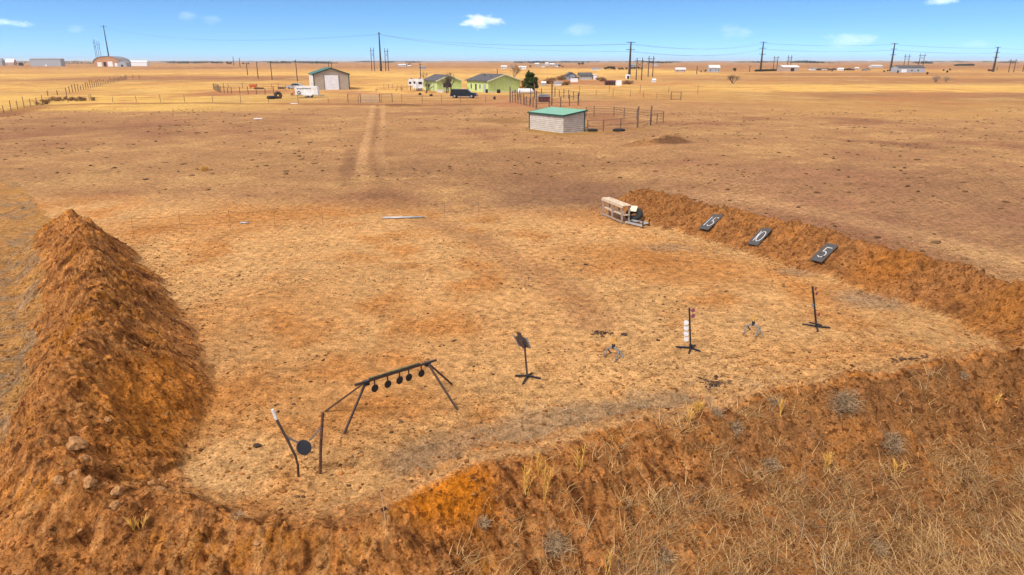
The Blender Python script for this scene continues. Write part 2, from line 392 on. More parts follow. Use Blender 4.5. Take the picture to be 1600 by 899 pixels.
lerp(lin(172, 134, 108) * ALB, sm(1200, 4500, gr) * .85)  # far soil greyer with distance, haze put into its colour
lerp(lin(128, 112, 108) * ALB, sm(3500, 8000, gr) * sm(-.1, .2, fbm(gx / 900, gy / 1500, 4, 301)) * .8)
lerp(lin(178, 120, 84) * ALB, ell(385, 145, 14, 22, 0, .4, .4) * .9)                      # trampled pen
lerp(lin(150, 98, 62) * ALB, strip([(0, 182), (60, 166), (140, 163), (300, 162), (560, 164), (620, 167), (800, 162)], 3.0, .6, .5) * .7)
lerp(lin(200, 150, 105) * ALB, strip([(520, 142), (580, 148), (640, 150), (760, 152), (800, 156)], 8, .6) * .8)
lerp(lin(190, 130, 92) * ALB, ell(850, 162, 14, 16, 0, .4, .4) * .8)
lerp(lin(176, 118, 84) * ALB, ell(900, 129, 30, 40, 0, .4, .3) * .9)
lerp(lin(150, 108, 82) * ALB, ell(300, 107, 60, 160, 0, .4, .3) * .7)
# ground between the yard and the range
lerp(PALE, strip([(1000, 300), (1060, 306), (1200, 330), (1420, 385), (1600, 440)], 1.5, .8, .5) * .75)
lerp(lin(166, 120, 90) * ALB, ell(1380, 320, 24, 18, 0, .7, .5) * .6)
lerp(lin(158, 112, 82) * ALB, ell(160, 200, 25, 22, 0, .7, .5) * .5)
lerp(lin(150, 112, 84) * ALB, ell(880, 305, 7, 6, 0, .6, .6) * .6)
lerp(lin(160, 118, 84) * ALB, ell(760, 255, 13, 12, 0, .7, .7) * .6)
for a in ([(583, 166), (578, 200), (566, 250), (556, 300)], [(598, 166), (596, 200), (592, 240), (600, 270), (618, 310)]):
    lerp(lin(216, 168, 118) * ALB, strip(a, .55, .6, .7) * .8 * sm(41, 64, gy))
lerp(lin(150, 108, 74) * ALB, strip([(590, 170), (588, 215), (590, 260), (600, 300), (640, 330), (690, 352)], 1.1, .95, .9) * .5)
lerp(lin(140, 100, 72) * ALB, strip([(548, 235), (540, 290)], .8, .8, .6) * .5)
lerp(lin(120, 84, 58) * ALB, ell(620, 166, 5, 2.4, 0, .5, .4) * .8)
lerp(lin(150, 110, 60) * ALB, ell(800, 190, 4, 6, 0, .7, .7) * .5)
lerp(lin(168, 128, 60) * ALB, strip([(828, 204), (880, 212), (925, 209), (1000, 205)], 1.4, .6, .6) * .6)
# the range floor
ins = sm(-.4, .6, gdd) * (gdd < 60) * (1 - sm(34, 41, gy + .15 * gx)) * sm(7, 9, gy)
lerp(PAD, ins)
lerp(PALE, ins * sm(.0, .5, n2 + .3 * n1) * .6)
lerp(PADO, ins * sm(-.1, .45, -n1 * .6 + .8 * n2) * .7)
for (a, b, c, d, e) in [(980, 400, 4.5, 3.4, .8), (1100, 420, 3.5, 2.4, .7), (400, 480, 3, 4, .45), (340, 345, 4, 4, .7), (450, 340, 4, 3, .6), (560, 600, 2.5, 2, .5), (240, 600, 2, 4, .7), (1500, 590, 1.5, .8, .8), (1230, 560, 3, 1.2, .35), (760, 500, 3, 3, .3), (920, 340, 3, 3, .5)]:
    lerp(PADO, ell(a, b, c, d, 0, .8, 1.0) * e * .75)
for (a, b, c, d, e) in [(400, 420, 2.5, 3, .6), (340, 560, 1.0, 3.5, .6), (620, 680, 2.2, .8, .5), (330, 760, 1.6, 1, .7), (1080, 500, 3, 1.5, .5), (820, 500, 2, 2, .5), (1350, 520, 3, 1, .4)]:
    lerp(PALE, ell(a, b, c, d, 0, .8, 1.0) * e * .7)
lerp(lin(174, 122, 84) * ALB, strip([(670, 345), (740, 372), (830, 425), (900, 468), (930, 500)], 1.1, .95, .9) * .5)
lerp(GREY, ell(1360, 470, 1.5, 1.1, 0, .7, .5) * .7); lerp(GREY, ell(1245, 425, 1.2, .7, 0, .7, .5) * .6); lerp(GREY, ell(1040, 388, 1.6, .7, 0, .7, .5) * .5)
lerp(GREY * .95, strip([(640, 720), (760, 682), (900, 655), (1060, 630)], .75, .8, .7) * .65)
# banks
bk = np.clip(gbm * 4 + .8 * n2 * (gbm > .01), 0, 1); bk = bk * (1 - .8 * sm(-.05, .12, gdd) * sm(-4, -1, gx) * (gy < 19) * (gx < 13)); bk = bk * (1 - .75 * sm(.05, .7, gdd + .5 * n2) * sm(-7.2, -5.2, gx + .6 * n2) * (gy < 13.5) * (gx < 0))
lerp(BERM, bk * .95)
n5 = fbm(gx / .9, gy / .9, 5, 401, .6); n6 = fbm(gx / .22, gy / .22, 3, 411); n8 = fbm(garc / .20 + .8 * n5, gdd / 1.0, 4, 421, .6)
lerp(BERMO, bk * sm(.0, .45, n5 + .5 * n1) * .75)
lerp(BERMD, bk * sm(.0, .35, -n5 * .5 + .3 * n6 + .95 * n8) * .9); lerp(lin(206, 150, 92) * ALB, bk * sm(.08, .35, -n8 + .3 * n5) * .6)
lerp(lin(192, 136, 86) * ALB, bk * sm(.15, .5, n6 + .4 * n2) * .6)
lerp(lin(216, 128, 28) * ALB, ell(690, 820, 1.1, .9, 0, .7, .7, -.4) * (gdd < .1) * .9)
lerp(lin(206, 126, 38) * ALB, ell(1390, 425, 1.3, 1.2, 0, .7, .5, .5) * .85)
lerp(lin(210, 134, 50) * ALB, ell(1590, 500, 1.8, 1.0, 0, .7, .5, .3) * .8)
lerp(lin(196, 122, 44) * ALB, ell(250, 620, 1.0, 2.6, 10, .7, .6, .8) * .7)
outf = bk * (gdd < -.25) * sm(9, 13, gx + gy * .55)
lerp(lin(152, 104, 62) * ALB, outf * .8); lerp(lin(160, 108, 64) * ALB, bk * sm(17, 20, gy) * sm(5, 7, gx) * .55); lerp(lin(190, 124, 62) * ALB, outf * sm(4, 8, gx) * sm(-.1, .35, n5 + .5 * n2) * .5)
outl = (gdd < -1.6) * (gx < -7) * (gr < 60) * sm(6, 9, gy)
lerp(lin(196, 142, 78) * ALB, outl * .8); lerp(GREY, outl * sm(-.1, .35, n5 + n2) * .7)
lerp(lin(216, 166, 112) * ALB, (1 - sm(.05, .30, np.abs(gdd - .12 + .25 * n2))) * sm(-4, 0, gx) * (gy < 20) * sm(-.7, .1, n5) * .8)   # trodden crest
lerp(lin(110, 74, 52) * ALB, ell(1050, 224, 2.2, 1.8, 0, .4, .3, .4) * .85); lerp(lin(150, 104, 62) * ALB, ell(1003, 228, 2.2, 1.5, 0, .5, .4, .2) * .6)
n7 = fbm(gx / 24, gy / 30, 5, 501, .6)
lerp(lin(178, 124, 80) * ALB, far * sm(.02, .35, n7 + .5 * n1) * .75 * (1 - sm(1500, 4000, gr))); lerp(lin(214, 176, 118) * ALB, far * sm(.05, .4, -n7 + .5 * n1) * .45)
col *= (1 + .10 * n2 + .08 * n6 + far * (.16 * n1 + .22 * n7 + .12 * n4))[:, None]
speck = np.clip(.50 + .45 * bk + .5 * n1 + .75 * n2 + .3 * (1 - sm(0, 2.5, np.abs(np.abs(gdd) - 2.6))), 0, 1) * (1 - .5 * sm(100, 300, gr))
NA, NR = len(ang), len(rad)
idx = np.arange(NA * NR).reshape(NR, NA); f4 = np.stack([idx[:-1, :-1], idx[:-1, 1:], idx[1:, 1:], idx[1:, :-1]], -1).reshape(-1, 4)[:, ::-1]
gm, nt, b = new_mat('soil'); L = nt.links.new
def nn(t, **k):
    n = nt.nodes.new(t)
    for a_, b_ in k.items(): setattr(n, a_, b_)
    return n
ac = nn('ShaderNodeAttribute', attribute_name='soil'); asp = nn('ShaderNodeAttribute', attribute_name='tone'); tcn = nn('ShaderNodeTexCoord')
def noise(scale, det=5, rough=.6, vec=None):
    n = nn('ShaderNodeTexNoise'); n.inputs['Scale'].default_value = scale; n.inputs['Detail'].default_value = det; n.inputs['Roughness'].default_value = rough
    L(vec or tcn.outputs['Object'], n.inputs['Vector']); return n.outputs[0]
def mr(x, a, b_, c, d):
    n = nn('ShaderNodeMapRange'); n.inputs[1].default_value = a; n.inputs[2].default_value = b_; n.inputs[3].default_value = c; n.inputs[4].default_value = d; L(x, n.inputs[0]); return n.outputs[0]
def mm(op, a, b_):
    n = nn('ShaderNodeMath', operation=op)
    for i, q in enumerate((a, b_)):
        if isinstance(q, (int, float)): n.inputs[i].default_value = q
        else: L(q, n.inputs[i])
    return n.outputs[0]
na = noise(3.2, 8, .7); nb = noise(17, 5, .65); nc_ = noise(.55, 6, .65); nd = noise(60, 3, .6)
mul = mm('MULTIPLY', mm('MULTIPLY', mr(na, .3, .7, .46, 1.5), mr(nb, .3, .7, .60, 1.38)), mm('MULTIPLY', mr(nc_, .3, .7, .84, 1.14), mr(noise(.085, 9, .75), .3, .7, .80, 1.16)))
vm = nn('ShaderNodeVectorMath', operation='SCALE'); L(ac.outputs['Color'], vm.inputs[0]); L(mul, vm.inputs['Scale'])
# dark crumbs and dung; shade of clods and pits put into the colour
m1 = mr(noise(6.5, 4, .6),   .575, .615, 0, 1); m2 = mr(noise(21, 3, .6), .58, .63, 0, 1); m3 = mm('ADD', mr(noise(1.1, 6, .75), .60, .70, 0, .8), mr(noise(2.6, 6, .75), .57, .615, 0, 1))
dk = mm('MINIMUM', mm('MULTIPLY', mm('ADD', mm('ADD', m1, mm('MULTIPLY', m2, .7)), mm('MULTIPLY', m3, .6)), mm('MULTIPLY', asp.outputs['Fac'], 1.15)), .92)
mx = nn('ShaderNodeMix', data_type='RGBA'); L(dk, mx.inputs[0]); L(vm.outputs[0], mx.inputs[6])
dkc = nn('ShaderNodeVectorMath', operation='MULTIPLY'); L(ac.outputs['Color'], dkc.inputs[0]); dkc.inputs[1].default_value = (.33, .27, .20); L(dkc.outputs[0], mx.inputs[7])
m4 = mr(noise(9.5, 4, .6), .60, .68, 0, .55); mx2 = nn('ShaderNodeMix', data_type='RGBA'); L(m4, mx2.inputs[0]); L(mx.outputs[2], mx2.inputs[6])
pk = nn('ShaderNodeVectorMath', operation='MULTIPLY'); L(ac.outputs['Color'], pk.inputs[0]); pk.inputs[1].default_value = (1.28, 1.36, 1.5); L(pk.outputs[0], mx2.inputs[7])
L(mx2.outputs[2], b.inputs['Base Color']); b.inputs['Roughness'].default_value = .95; b.inputs['Specular IOR Level'].default_value = .1
hsum = mm('ADD', mm('MULTIPLY', na, .5), mm('ADD', mm('MULTIPLY', nb, .30), mm('MULTIPLY', nd, .12)))
bp = nn('ShaderNodeBump'); bp.inputs['Strength'].default_value = .9; bp.inputs['Distance'].default_value = .28; L(hsum, bp.inputs['Height']); L(bp.outputs[0], b.inputs['Normal'])
ground = rawmesh('ground', np.stack([gx, gy, gzv], 1), f4, gm, speck, smooth=True)
ca = ground.data.attributes.new('soil', 'FLOAT_COLOR', 'POINT'); ca.data.foreach_set('color', np.concatenate([np.clip(col, 0, 1), np.ones((len(gx), 1))], 1).astype(np.float32).ravel())
ground['kind'] = 'structure'
del n8, col, n1, n2, n3, n4, n5, n6, gbm, garc

# ================================================================ near objects: the shooting range
def seg(a, b, n): return [a.lerp(b, i / n) for i in range(n + 1)]
def foot(px, py):
    p = G(px, py); p.z = gz(p.x, p.y); return p
# --- gong on bent posts
pL = foot(466, 747); pR = foot(500, 742); y0 = pL.y
t = T('gong_stand', 'bent black post with white tip and second post, holding a round gong by chains', 'gong stand', pL)
def up(px, py, y=None): return U(px, py, y or y0)
b_ = MB().tube([pL - Vector((0, 0, .1)), up(465.5, 727), up(462, 714), up(450, 690), up(432, 656)], [.027] * 5, 8)
po = t.part('post', b_, M['darkpaint'], label='bent left post with a white painted tip')
t.part('tip', MB().tube([up(432, 656), up(425.5, 640.5)], .03, 8), M['whitedirty'], po)
t.part('post', MB().tube([pR - Vector((0, 0, .1)), up(501, 700, pR.y), up(504.5, 645, pR.y)], .03, 8), M['rust'])
gc = up(475, 700, (y0 + pR.y) / 2)
t.part('gong', MB().disc(gc, (-.08, -1, .25), .155, .02, 32), M['black'])
for (a, c) in ((up(446, 681), up(466.5, 692, gc.y)), (up(502.5, 667, pR.y), up(483, 689, gc.y))):
    mb = MB(); n = 14
    for i in range(n):
        q = a.lerp(c, (i + .5) / n); q.z -= .02 * math.sin(PI * (i + .5) / n); d = (c - a).normalized(); nv = d.cross(Vector((0, 1, 0)) if i % 2 else Vector((0, .3, 1))).normalized()
        mb.torus(q, nv, .018, .007, 8, 5)
    t.part('chain', mb, M['chain'])
# --- plate rack
f1, f2, f3, f4_ = foot(536, 680), foot(505, 643), foot(717, 642), foot(708, 601)
A = U(572, 597, (f1.y + f2.y) / 2); B = U(668, 567.5, (f3.y + f4_.y) / 2)
t = T('plate_rack', 'black steel plate rack on splayed legs with five round hanging plates', 'target rack', (f1 + f2 + f3 + f4_) / 4)
for (a, c) in ((A, f1), (A, f2), (B, f3), (B, f4_)): t.part('leg', MB().beam(a, c - Vector((0, 0, .05)), .042), M['darkpaint'])
bd = (B - A).normalized(); A2 = A - bd * .30; B2 = B + bd * .28
t.part('beam', MB().beam(A2, B2, .045, .05), M['darkpaint'])
t.part('top_bar', MB().beam(A + bd * .08 + Vector((0, 0, .052)), B - bd * .25 + Vector((0, 0, .052)), .05, .025), M['greenbar'])
for p in (A, B): t.part('bracket', MB().box(p - Vector((0, 0, .03)), (.13, .10, .11), (bd, bd.cross(Vector((0, 0, 1))).normalized(), Vector((0, 0, 1)))), M['black'])
nv = bd.cross(Vector((0, 0, 1))).normalized()
for k in (585, 605.5, 624, 638.5, 658):
    s_ = (k - 572) / (668 - 572); s_ = s_ * A.y / (B.y + (A.y - B.y) * s_); p = A.lerp(B, s_)
    o = t.part('plate', MB().disc(p - Vector((0, 0, .235)), nv, .095, .014, 24), M['black'])
    t.part('hanger', MB().beam(p - Vector((0, 0, .02)), p - Vector((0, 0, .16)), .03, .014), M['darkpaint'], o)
# --- silhouette target on a cross base
p0 = foot(824, 592)
t = T('target_stand', 'black pole on a crossed base with a grey torso shaped steel target on top', 'target stand', p0)
t.part('pole', MB().beam(p0, U(819.6, 540, p0.y), .05), M['darkpaint'])
for (a, c) in ((805, 589), (845, 594.5), (817, 602), (831, 585)):
    q = foot(a, c); d = (q - p0); q = p0 + d * min(1, .55 / d.length); q.z = gz(q.x, q.y) + .015; t.part('base_leg', MB().beam(p0 + Vector((0, 0, .06)), q, .04), M['black'])
ex = Vector((.93, -.2, -.12)).normalized(); ey = (U(811, 520, p0.y) - U(820, 541, p0.y)).normalized(); ez = ex.cross(ey).normalized()
ob = U(820, 543, p0.y - .05)
t.part('target_plate', MB().prism([(-.11, 0), (.11, 0), (.15, .08), (.15, .27), (.08, .33), (.06, .33), (.06, .45), (-.06, .45), (-.06, .33), (-.08, .33), (-.15, .27), (-.15, .08)], ob, ex, ey, ez, .015), M['darkpaint'])
t.part('flapper_plate', MB().prism([(-.06, .10), (.06, .10), (.06, .23), (-.06, .23)], ob - ez * .03, ex, ey, ez, .02), M['black'])
t.part('head_plate', MB().disc(ob + ey * .39 - ez * .02, ez, .045, .02, 16), M['black'])
for s_ in (-1, 1): t.part('side_strap', MB().beam(ob + ex * .14 * s_ + ey * .0, ob + ex * .17 * s_ + ey * .32, .02, .05), M['greysteel'])
t.part('bracket', MB().box(ob + ey * .12 + ez * .06, (.09, .22, .08), (ex, ey, ez)), M['darkpaint'])
# --- dueling trees
p0 = foot(1079, 547)
t = T('paddle_target', 'black target post with four white paddles and two faded red ones', 'target post', p0)
t.part('post', MB().beam(p0, U(1077, 482, p0.y), .04), M['black'])
for (a, c) in ((1056, 544), (1094, 551.5), (1076, 555), (1086, 541)):
    q = foot(a, c); d = q - p0; q = p0 + d * min(1, .48 / d.length); q.z = gz(q.x, q.y) + .015; t.part('base_leg', MB().beam(p0 + Vector((0, 0, .05)), q, .045), M['black'])
t.part('socket', MB().box(p0 + Vector((0, 0, .08)), (.08, .08, .14)), M['black'])
for yy in (505, 513.3, 522, 530.5):
    c = U(1072.2, yy, p0.y - .01); o = t.part('paddle', MB().disc(c, (0.05, -1, .25), .075, .012, 20), M['whitedirty'], label='white paddle'); t.part('hinge', MB().beam(c + Vector((.05, .012, 0)), U(1077.5, yy, p0.y) + Vector((0, .01, 0)), .02), M['greysteel'], o)
for yy in (485.6, 494.5):
    c = U(1083, yy, p0.y - .01); o = t.part('paddle', MB().disc(c, (.3, -1, .05), .062, .012, 20), M['pink'], label='faded red paddle'); t.part('hinge', MB().beam(c - Vector((.05, -.012, 0)), U(1077.5, yy, p0.y) + Vector((0, .01, 0)), .02), M['greysteel'], o)
p0 = foot(1275.6, 513)
t = T('paddle_target', 'slim black target post with three small faded red paddles, farthest right on the range floor', 'target post', p0)
t.part('post', MB().beam(p0, U(1269.5, 448, p0.y), .045), M['black'])
for (a, c) in ((1253, 508.5), (1297, 514), (1278, 519)):
    q = foot(a, c); d = q - p0; q = p0 + d * min(1, .55 / d.length); q.z = gz(q.x, q.y) + .015; t.part('base_leg', MB().beam(p0 + Vector((0, 0, .04)), q, .045), M['black'])
t.part('base_leg', MB().beam(foot(1264, 506) + Vector((0, 0, .02)), foot(1284, 511) + Vector((0, 0, .03)), .04), M['black'])
for (xx, yy) in ((1274.5, 451.5), (1276, 459.5), (1279.5, 492)): t.part('paddle', MB().disc(U(xx, yy, p0.y - .01), (.9, -1, .05), .062, .012, 20), M['pink'])
t.part('paddle', MB().disc(U(1269.8, 478, p0.y - .01), (-1, -.4, .05), .05, .012, 20), M['greysteel'])
# --- low spinner stands with a stalk of yellow weed
M['straw'] = mat('yellow_straw', (.64, .36, .08), .8, 0, .2, 8)
def low_stand(cx, cy, lab):
    p0 = foot(cx, cy); t = T('spinner_stand', lab, 'spinner stand', p0)
    a = U(cx - 9, cy - 6, p0.y + .05) ; c = U(cx + 9, cy + 1, p0.y - .1); a.z = p0.z + .2; c.z = p0.z + .2
    m_ = U(cx, cy - 5, p0.y); m_.z = p0.z + .27
    t.part('crossbar', MB().tube([a, m_, c], .030, 8), M['greysteel'])
    for (s_, px, py) in ((a, cx - 15, cy + 3), (c, cx + 3, cy + 11), (c, cx + 16, cy + 5), (a, cx - 4, cy - 3)):
        q = P(px, py); q.z = gz(q.x, q.y) + .01; d = q - s_; q = s_ + d * min(1, .5 / d.length); q.z = max(q.z, gz(q.x, q.y)); t.part('leg', MB().tube([s_, q], .024, 6), M['greysteel'])
    t.part('striker', MB().box(m_ + Vector((0, 0, .02)), (.08, .07, .13)), M['black'])
    mb = MB(); 
    for k in range(6):
        e = m_ + Vector((random.uniform(-.06, .06), random.uniform(-.04, .04), random.uniform(.22, .36))); mb.tube([m_ + Vector((0, 0, .07)), m_.lerp(e, .6) + Vector((random.uniform(-.01, .01), 0, .02)), e], [.022, .018, .006], 5)
    t.part('straw_wick', mb, M['straw'])
low_stand(958, 556, 'low grey spinner stand right of the torso target')
low_stand(1176, 520, 'low grey spinner stand between the two paddle posts')
# --- number boards on the right bank
DIG = {'1': [[(.5, .96), (.5, .04)]], '5': [[(.92, .95), (.28, .95), (.22, .56), (.50, .60), (.80, .48), (.86, .28), (.66, .09), (.38, .05), (.10, .14)]],
       '0': [[(.5 + .42 * math.cos(a), .5 + .46 * math.sin(a)) for a in [2 * PI * k / 20 for k in range(21)]]]}
def board(cor, text, lab):
    c4 = []
    for (px, py) in cor:
        p = G(px, py); c4.append(p)
    cen = sum(c4, Vector()) / 4; ex = ((c4[1] - c4[0]) + (c4[2] - c4[3])) / 2; ey = ((c4[0] - c4[3]) + (c4[1] - c4[2])) / 2
    nz_ = ex.cross(ey).normalized(); w = ex.length; h = ey.length; ex.normalize()
    # keep a true rectangle: make the long axis square to the short one
    exn = ex; eyn = nz_.cross(exn).normalized(); k = ey.dot(exn)
    eyl = ey.normalized(); exl = (ex - eyl * ex.dot(eyl) * .35).normalized()
    off = nz_ * .10
    base = cen + nz_ * .03; hi = 0
    for i_ in range(9):
        for j_ in range(9):
            q_ = base + ex * w * (i_ / 8 - .5) + ey * (j_ / 8 - .5); hi = max(hi, (gz(q_.x, q_.y) - q_.z) * nz_.z)
    base = base + nz_ * (hi * .85 + .01)
    t = T('number_board', lab, 'sign', base)
    w *= 1.0; crn = [(-.5, -.5), (.5, -.5), (.5, .5), (-.5, .5)]
    t.part('board', MB().prism([(a * w, c * h) for a, c in crn], base - nz_ * .02, exl, eyl, nz_, .02), M['boardblack'])
    wl_ = []
    lay = {'15': [('1', -.30, .26), ('5', .16, .52)], '10': [('1', -.24, .2), ('0', .10, .60)], '5': [('5', .02, .62)]}[text]
    for ch, cx, cw in lay:
        mb = MB()
        for st_ in DIG[ch]:
            pts = [((cx + (a - .5) * cw) * w, (c - .5) * h * .62) for a, c in st_]
            bw = .017
            for (a, c) in zip(pts[:-1], pts[1:]):
                p = base + exl * a[0] + eyl * a[1] + nz_ * .006; q = base + exl * c[0] + eyl * c[1] + nz_ * .006
                d = (q - p).normalized(); mb.beam(p - d * bw * .3, q + d * bw * .3, bw * 2, .006, nz_)
        t.part('numeral', mb, M['digit'])
board([(1116, 340), (1133, 342), (1107, 365.5), (1094, 362)], '15', 'black board with the white number 15, farthest of the three boards on the bank')
board([(1191, 359), (1208, 362), (1183, 388.5), (1169.5, 384)], '10', 'black board with the white number 10 lying on the dirt bank')
board([(1292.5, 386), (1311, 389), (1284, 417), (1266.5, 411)], '5', 'black board with a white number 5, nearest of the boards on the bank')
# --- wooden bench rack, tyre, cream board, steel frame
a0 = P(941, 337); a1 = P(972, 350.5); ex = (a1 - a0).normalized(); ey = Vector((-ex.y, ex.x, 0)); Lb = (a1 - a0).length; zg = gz(a0.x, a0.y)
t = T('shooting_bench', 'weathered wooden bench with long top plank and lower shelf beside the bank', 'bench', a0 + Vector((0, 0, zg)))
def bp_(u, v, z): return a0 + ex * u + ey * v + Vector((0, 0, z + zg))
ax3 = (ex, ey, Vector((0, 0, 1))); D = .40
for k, u in enumerate((.05, Lb / 2, Lb - .05)):
    for v in (0, D): t.part('leg', MB().beam(bp_(u, v, -.08), bp_(u, v, .93), .09, .07), M['woodgrey'])
t.part('top_plank', MB().box(bp_(Lb / 2, D / 2, .955), (Lb + .15, D + .1, .045), ax3), M['wood'])
t.part('shelf', MB().box(bp_(Lb / 2, D / 2, .45), (Lb + .05, D * .8, .045), ax3), M['wood'])
for v in (-.045, D + .045):
    t.part('rail', MB().box(bp_(Lb / 2, v, .88), (Lb + .1, .035, .09), ax3), M['wood']); t.part('rail', MB().box(bp_(Lb / 2, v, .12), (Lb + .1, .035, .08), ax3), M['woodgrey'])
ty = foot(990, 346); nvt = Vector((-.25, -.45, .85)).normalized()
tag(MB().torus(ty + Vector((0, 0, .34)), nvt, .33, .15, 32, 12, .8).torus(ty + Vector((0, 0, .34)), nvt, .22, .06, 24, 8, 2.0).build('tyre', M['rubber'], None, ty + Vector((0, 0, .1)), True), 'black tyre leaning at the foot of the bank behind the bench', 'tyre')
cb = ty + Vector((-.05, .12, .62)); e1 = Vector((.9, -.35, 0)).normalized(); e2 = Vector((.30, .75, .5)).normalized()
tag(MB().box(cb, (.42, .42, .04), (e1, e2, e1.cross(e2))).build('foam_board', M['cream'], None, cb), 'cream coloured square board propped above the tyre', 'board')
fr0 = foot(977, 351); fr1 = foot(1004, 358); fr2 = foot(1014, 354); fr3 = foot(985, 348)
t = T('steel_frame', 'grey steel target frame lying on the ground beside the bench', 'steel frame', fr0)
Z1 = Vector((0, 0, .12))
for a, c in ((fr0, fr1), (fr3, fr2)): t.part('side_bar', MB().beam(a + Z1, c + Z1, .08), M['galv'])
for a, c in ((fr0, fr3), (fr1, fr2), (fr0.lerp(fr1, .5), fr3.lerp(fr2, .5))): t.part('cross_bar', MB().beam(a + Z1 * 1.05, c + Z1 * 1.05, .05), M['darkpaint'])
for q in (fr1, fr2): t.part('foot_post', MB().beam(q - Z1, q + Z1 * 3.2, .05), M['black'])
# --- white pipe on the ground
pa, pb = foot(598, 343), foot(663, 341.5)
tag(MB().tube([pa + Vector((0, 0, .05)), pb + Vector((0, 0, .05))], .055, 10).build('pipe', M['galv'], None, (pa + pb) / 2, True), 'long pale grey pipe lying across the range floor', 'pipe')
tag(MB().tube([foot(376, 350) + Vector((0, 0, .04)), foot(388, 350) + Vector((0, 0, .04))], .05, 8).build('pipe', M['galv'], None, foot(382, 350), True), 'short pale pipe beneath the rope fence', 'pipe')
# --- sagging rope fence at the far end of the range
def rope_fence(pts, hgt, lab, levels, kind_m='postwood', pr=.018):
    W_ = [foot(a, c) for a, c in pts]; t = T('rope_fence', lab, 'fence', W_[0])
    for p in W_: t.part('post', MB().beam(p - Vector((0, 0, .1)), p + Vector((0, 0, hgt)), pr * .6), M['polewood'])
    for lv in levels:
        mb = MB()
        for a, c in zip(W_[:-1], W_[1:]):
            d = (c - a).length; mb.tube([a.lerp(c, k / 8) + Vector((0, 0, lv * hgt - d * .05 * 4 * (k / 8) * (1 - k / 8))) for k in range(9)], .006, 4)
        t.part('rope', mb, M['polewood'])
rope_fence([(210, 372), (284, 366), (361, 361), (430, 357), (505, 353)], 1.0, 'thin posts with sagging brown rope between them at the back of the range', (.96, .5))
rope_fence([(695, 345), (748, 338), (858, 314), (905, 325)], .95, 'sparse thin stakes with a fine cord leading to the bench', (.5,))
# --- clods of earth big enough to pick out
M['clod'] = mat('clod_soil', (.36, .18, .07), .95, 0, .2, 2.2, .8, dirt=(.20, .095, .035))
M['darkclod'] = mat('dark_clod', (.06, .04, .03), .95, 0, .3, 12, .8)
from mathutils import noise as mn
def clod_mesh(seed):
    import bmesh
    bm = bmesh.new(); bmesh.ops.create_icosphere(bm, subdivisions=4, radius=1)
    rs = np.random.default_rng(seed); dirs = rs.normal(size=(9, 3)); dirs /= np.linalg.norm(dirs, axis=1)[:, None]; cut = rs.uniform(.55, .95, 9)
    for v in bm.verts:
        c = np.array(v.co); m_ = 1.0
        for d, k in zip(dirs, cut):
            q = c @ d
            if q > k: m_ = min(m_, k / q)
        cv = Vector(c) + Vector((seed * 3.1, 0, 0)); n = 1 + .22 * mn.noise(cv * 2.2) + .12 * mn.noise(cv * 5.5) + .07 * mn.noise(cv * 13)
        v.co = Vector(c * m_ * n)
    me = bpy.data.meshes.new('dirt_clod'); bm.to_mesh(me); bm.free(); me.materials.append(M['clod']); me.polygons.foreach_set('use_smooth', [True] * len(me.polygons)); return me
CM = [clod_mesh(s_) for s_ in (1, 2, 3, 4)]
for i, (px, py, r, lab) in enumerate([(124, 712, .19, 'large tilted block of dry earth, biggest clod on the left corner of the bank'), (136, 728, .12, 'reddish round clod directly below the largest block'), (122, 748, .13, 'flat pale clod under the biggest block on the corner'),
        (93, 757, .11, 'round clod left of the flat clod on the bank corner'), (185, 773, .11, 'pinkish rounded clod at the head of the bank'), (182, 795, .10, 'loose rounded clod low on the bank corner with dark shade under it'), (236, 760, .12, 'low flat pale clod on the crest near the range floor'),
        (252, 772, .10, 'small warm coloured clod just right of the flat pale one'), (143, 762, .14, 'broad clod in the crest crack beside dry roots'), (404, 859, .075, 'smooth pale pebble at the bottom of the slope'), (127, 836, .05, 'small grey pebble low on the left slope'), (170, 665, .08, 'lone flat clod halfway down the inner left slope')]):
    p = G(px, py); o = bpy.data.objects.new('dirt_clod', CM[i % 4]); C.objects.link(o); p.z = gz(p.x, p.y) + r * .2; o.location = p; o.scale = (r, r * random.uniform(.7, 1), r * random.uniform(.55, .8)); o.rotation_euler = (random.uniform(-.5, .5), random.uniform(-.5, .5), random.uniform(0, 6))
    tag(o, lab, 'clod', 'large clods of earth on the bank')
DEB = [(940, 522, .30), (1113, 600, .38), (1417, 566, .34)]
for i, (px, py, r, lab) in enumerate([(975, 525, .11, 'black scorched lump on the range floor above the left spinner stand'), (402, 699, .10, 'dark lump left of the bent gong post'), (915, 415, .10, 'dark scrap on the orange soil in the middle of the range')]):
    p = G(px, py); me = CM[(i + 1) % 4].copy(); me.materials.clear(); me.materials.append(M['darkclod']); o = bpy.data.objects.new('dark_debris', me); C.objects.link(o); p.z = gz(p.x, p.y) + .01; o.location = p; o.scale = (r * .95, r * .75, r * .55); o.rotation_euler = (0, 0, random.uniform(0, 6)); tag(o, lab, 'debris', 'dark lumps on the range floor')

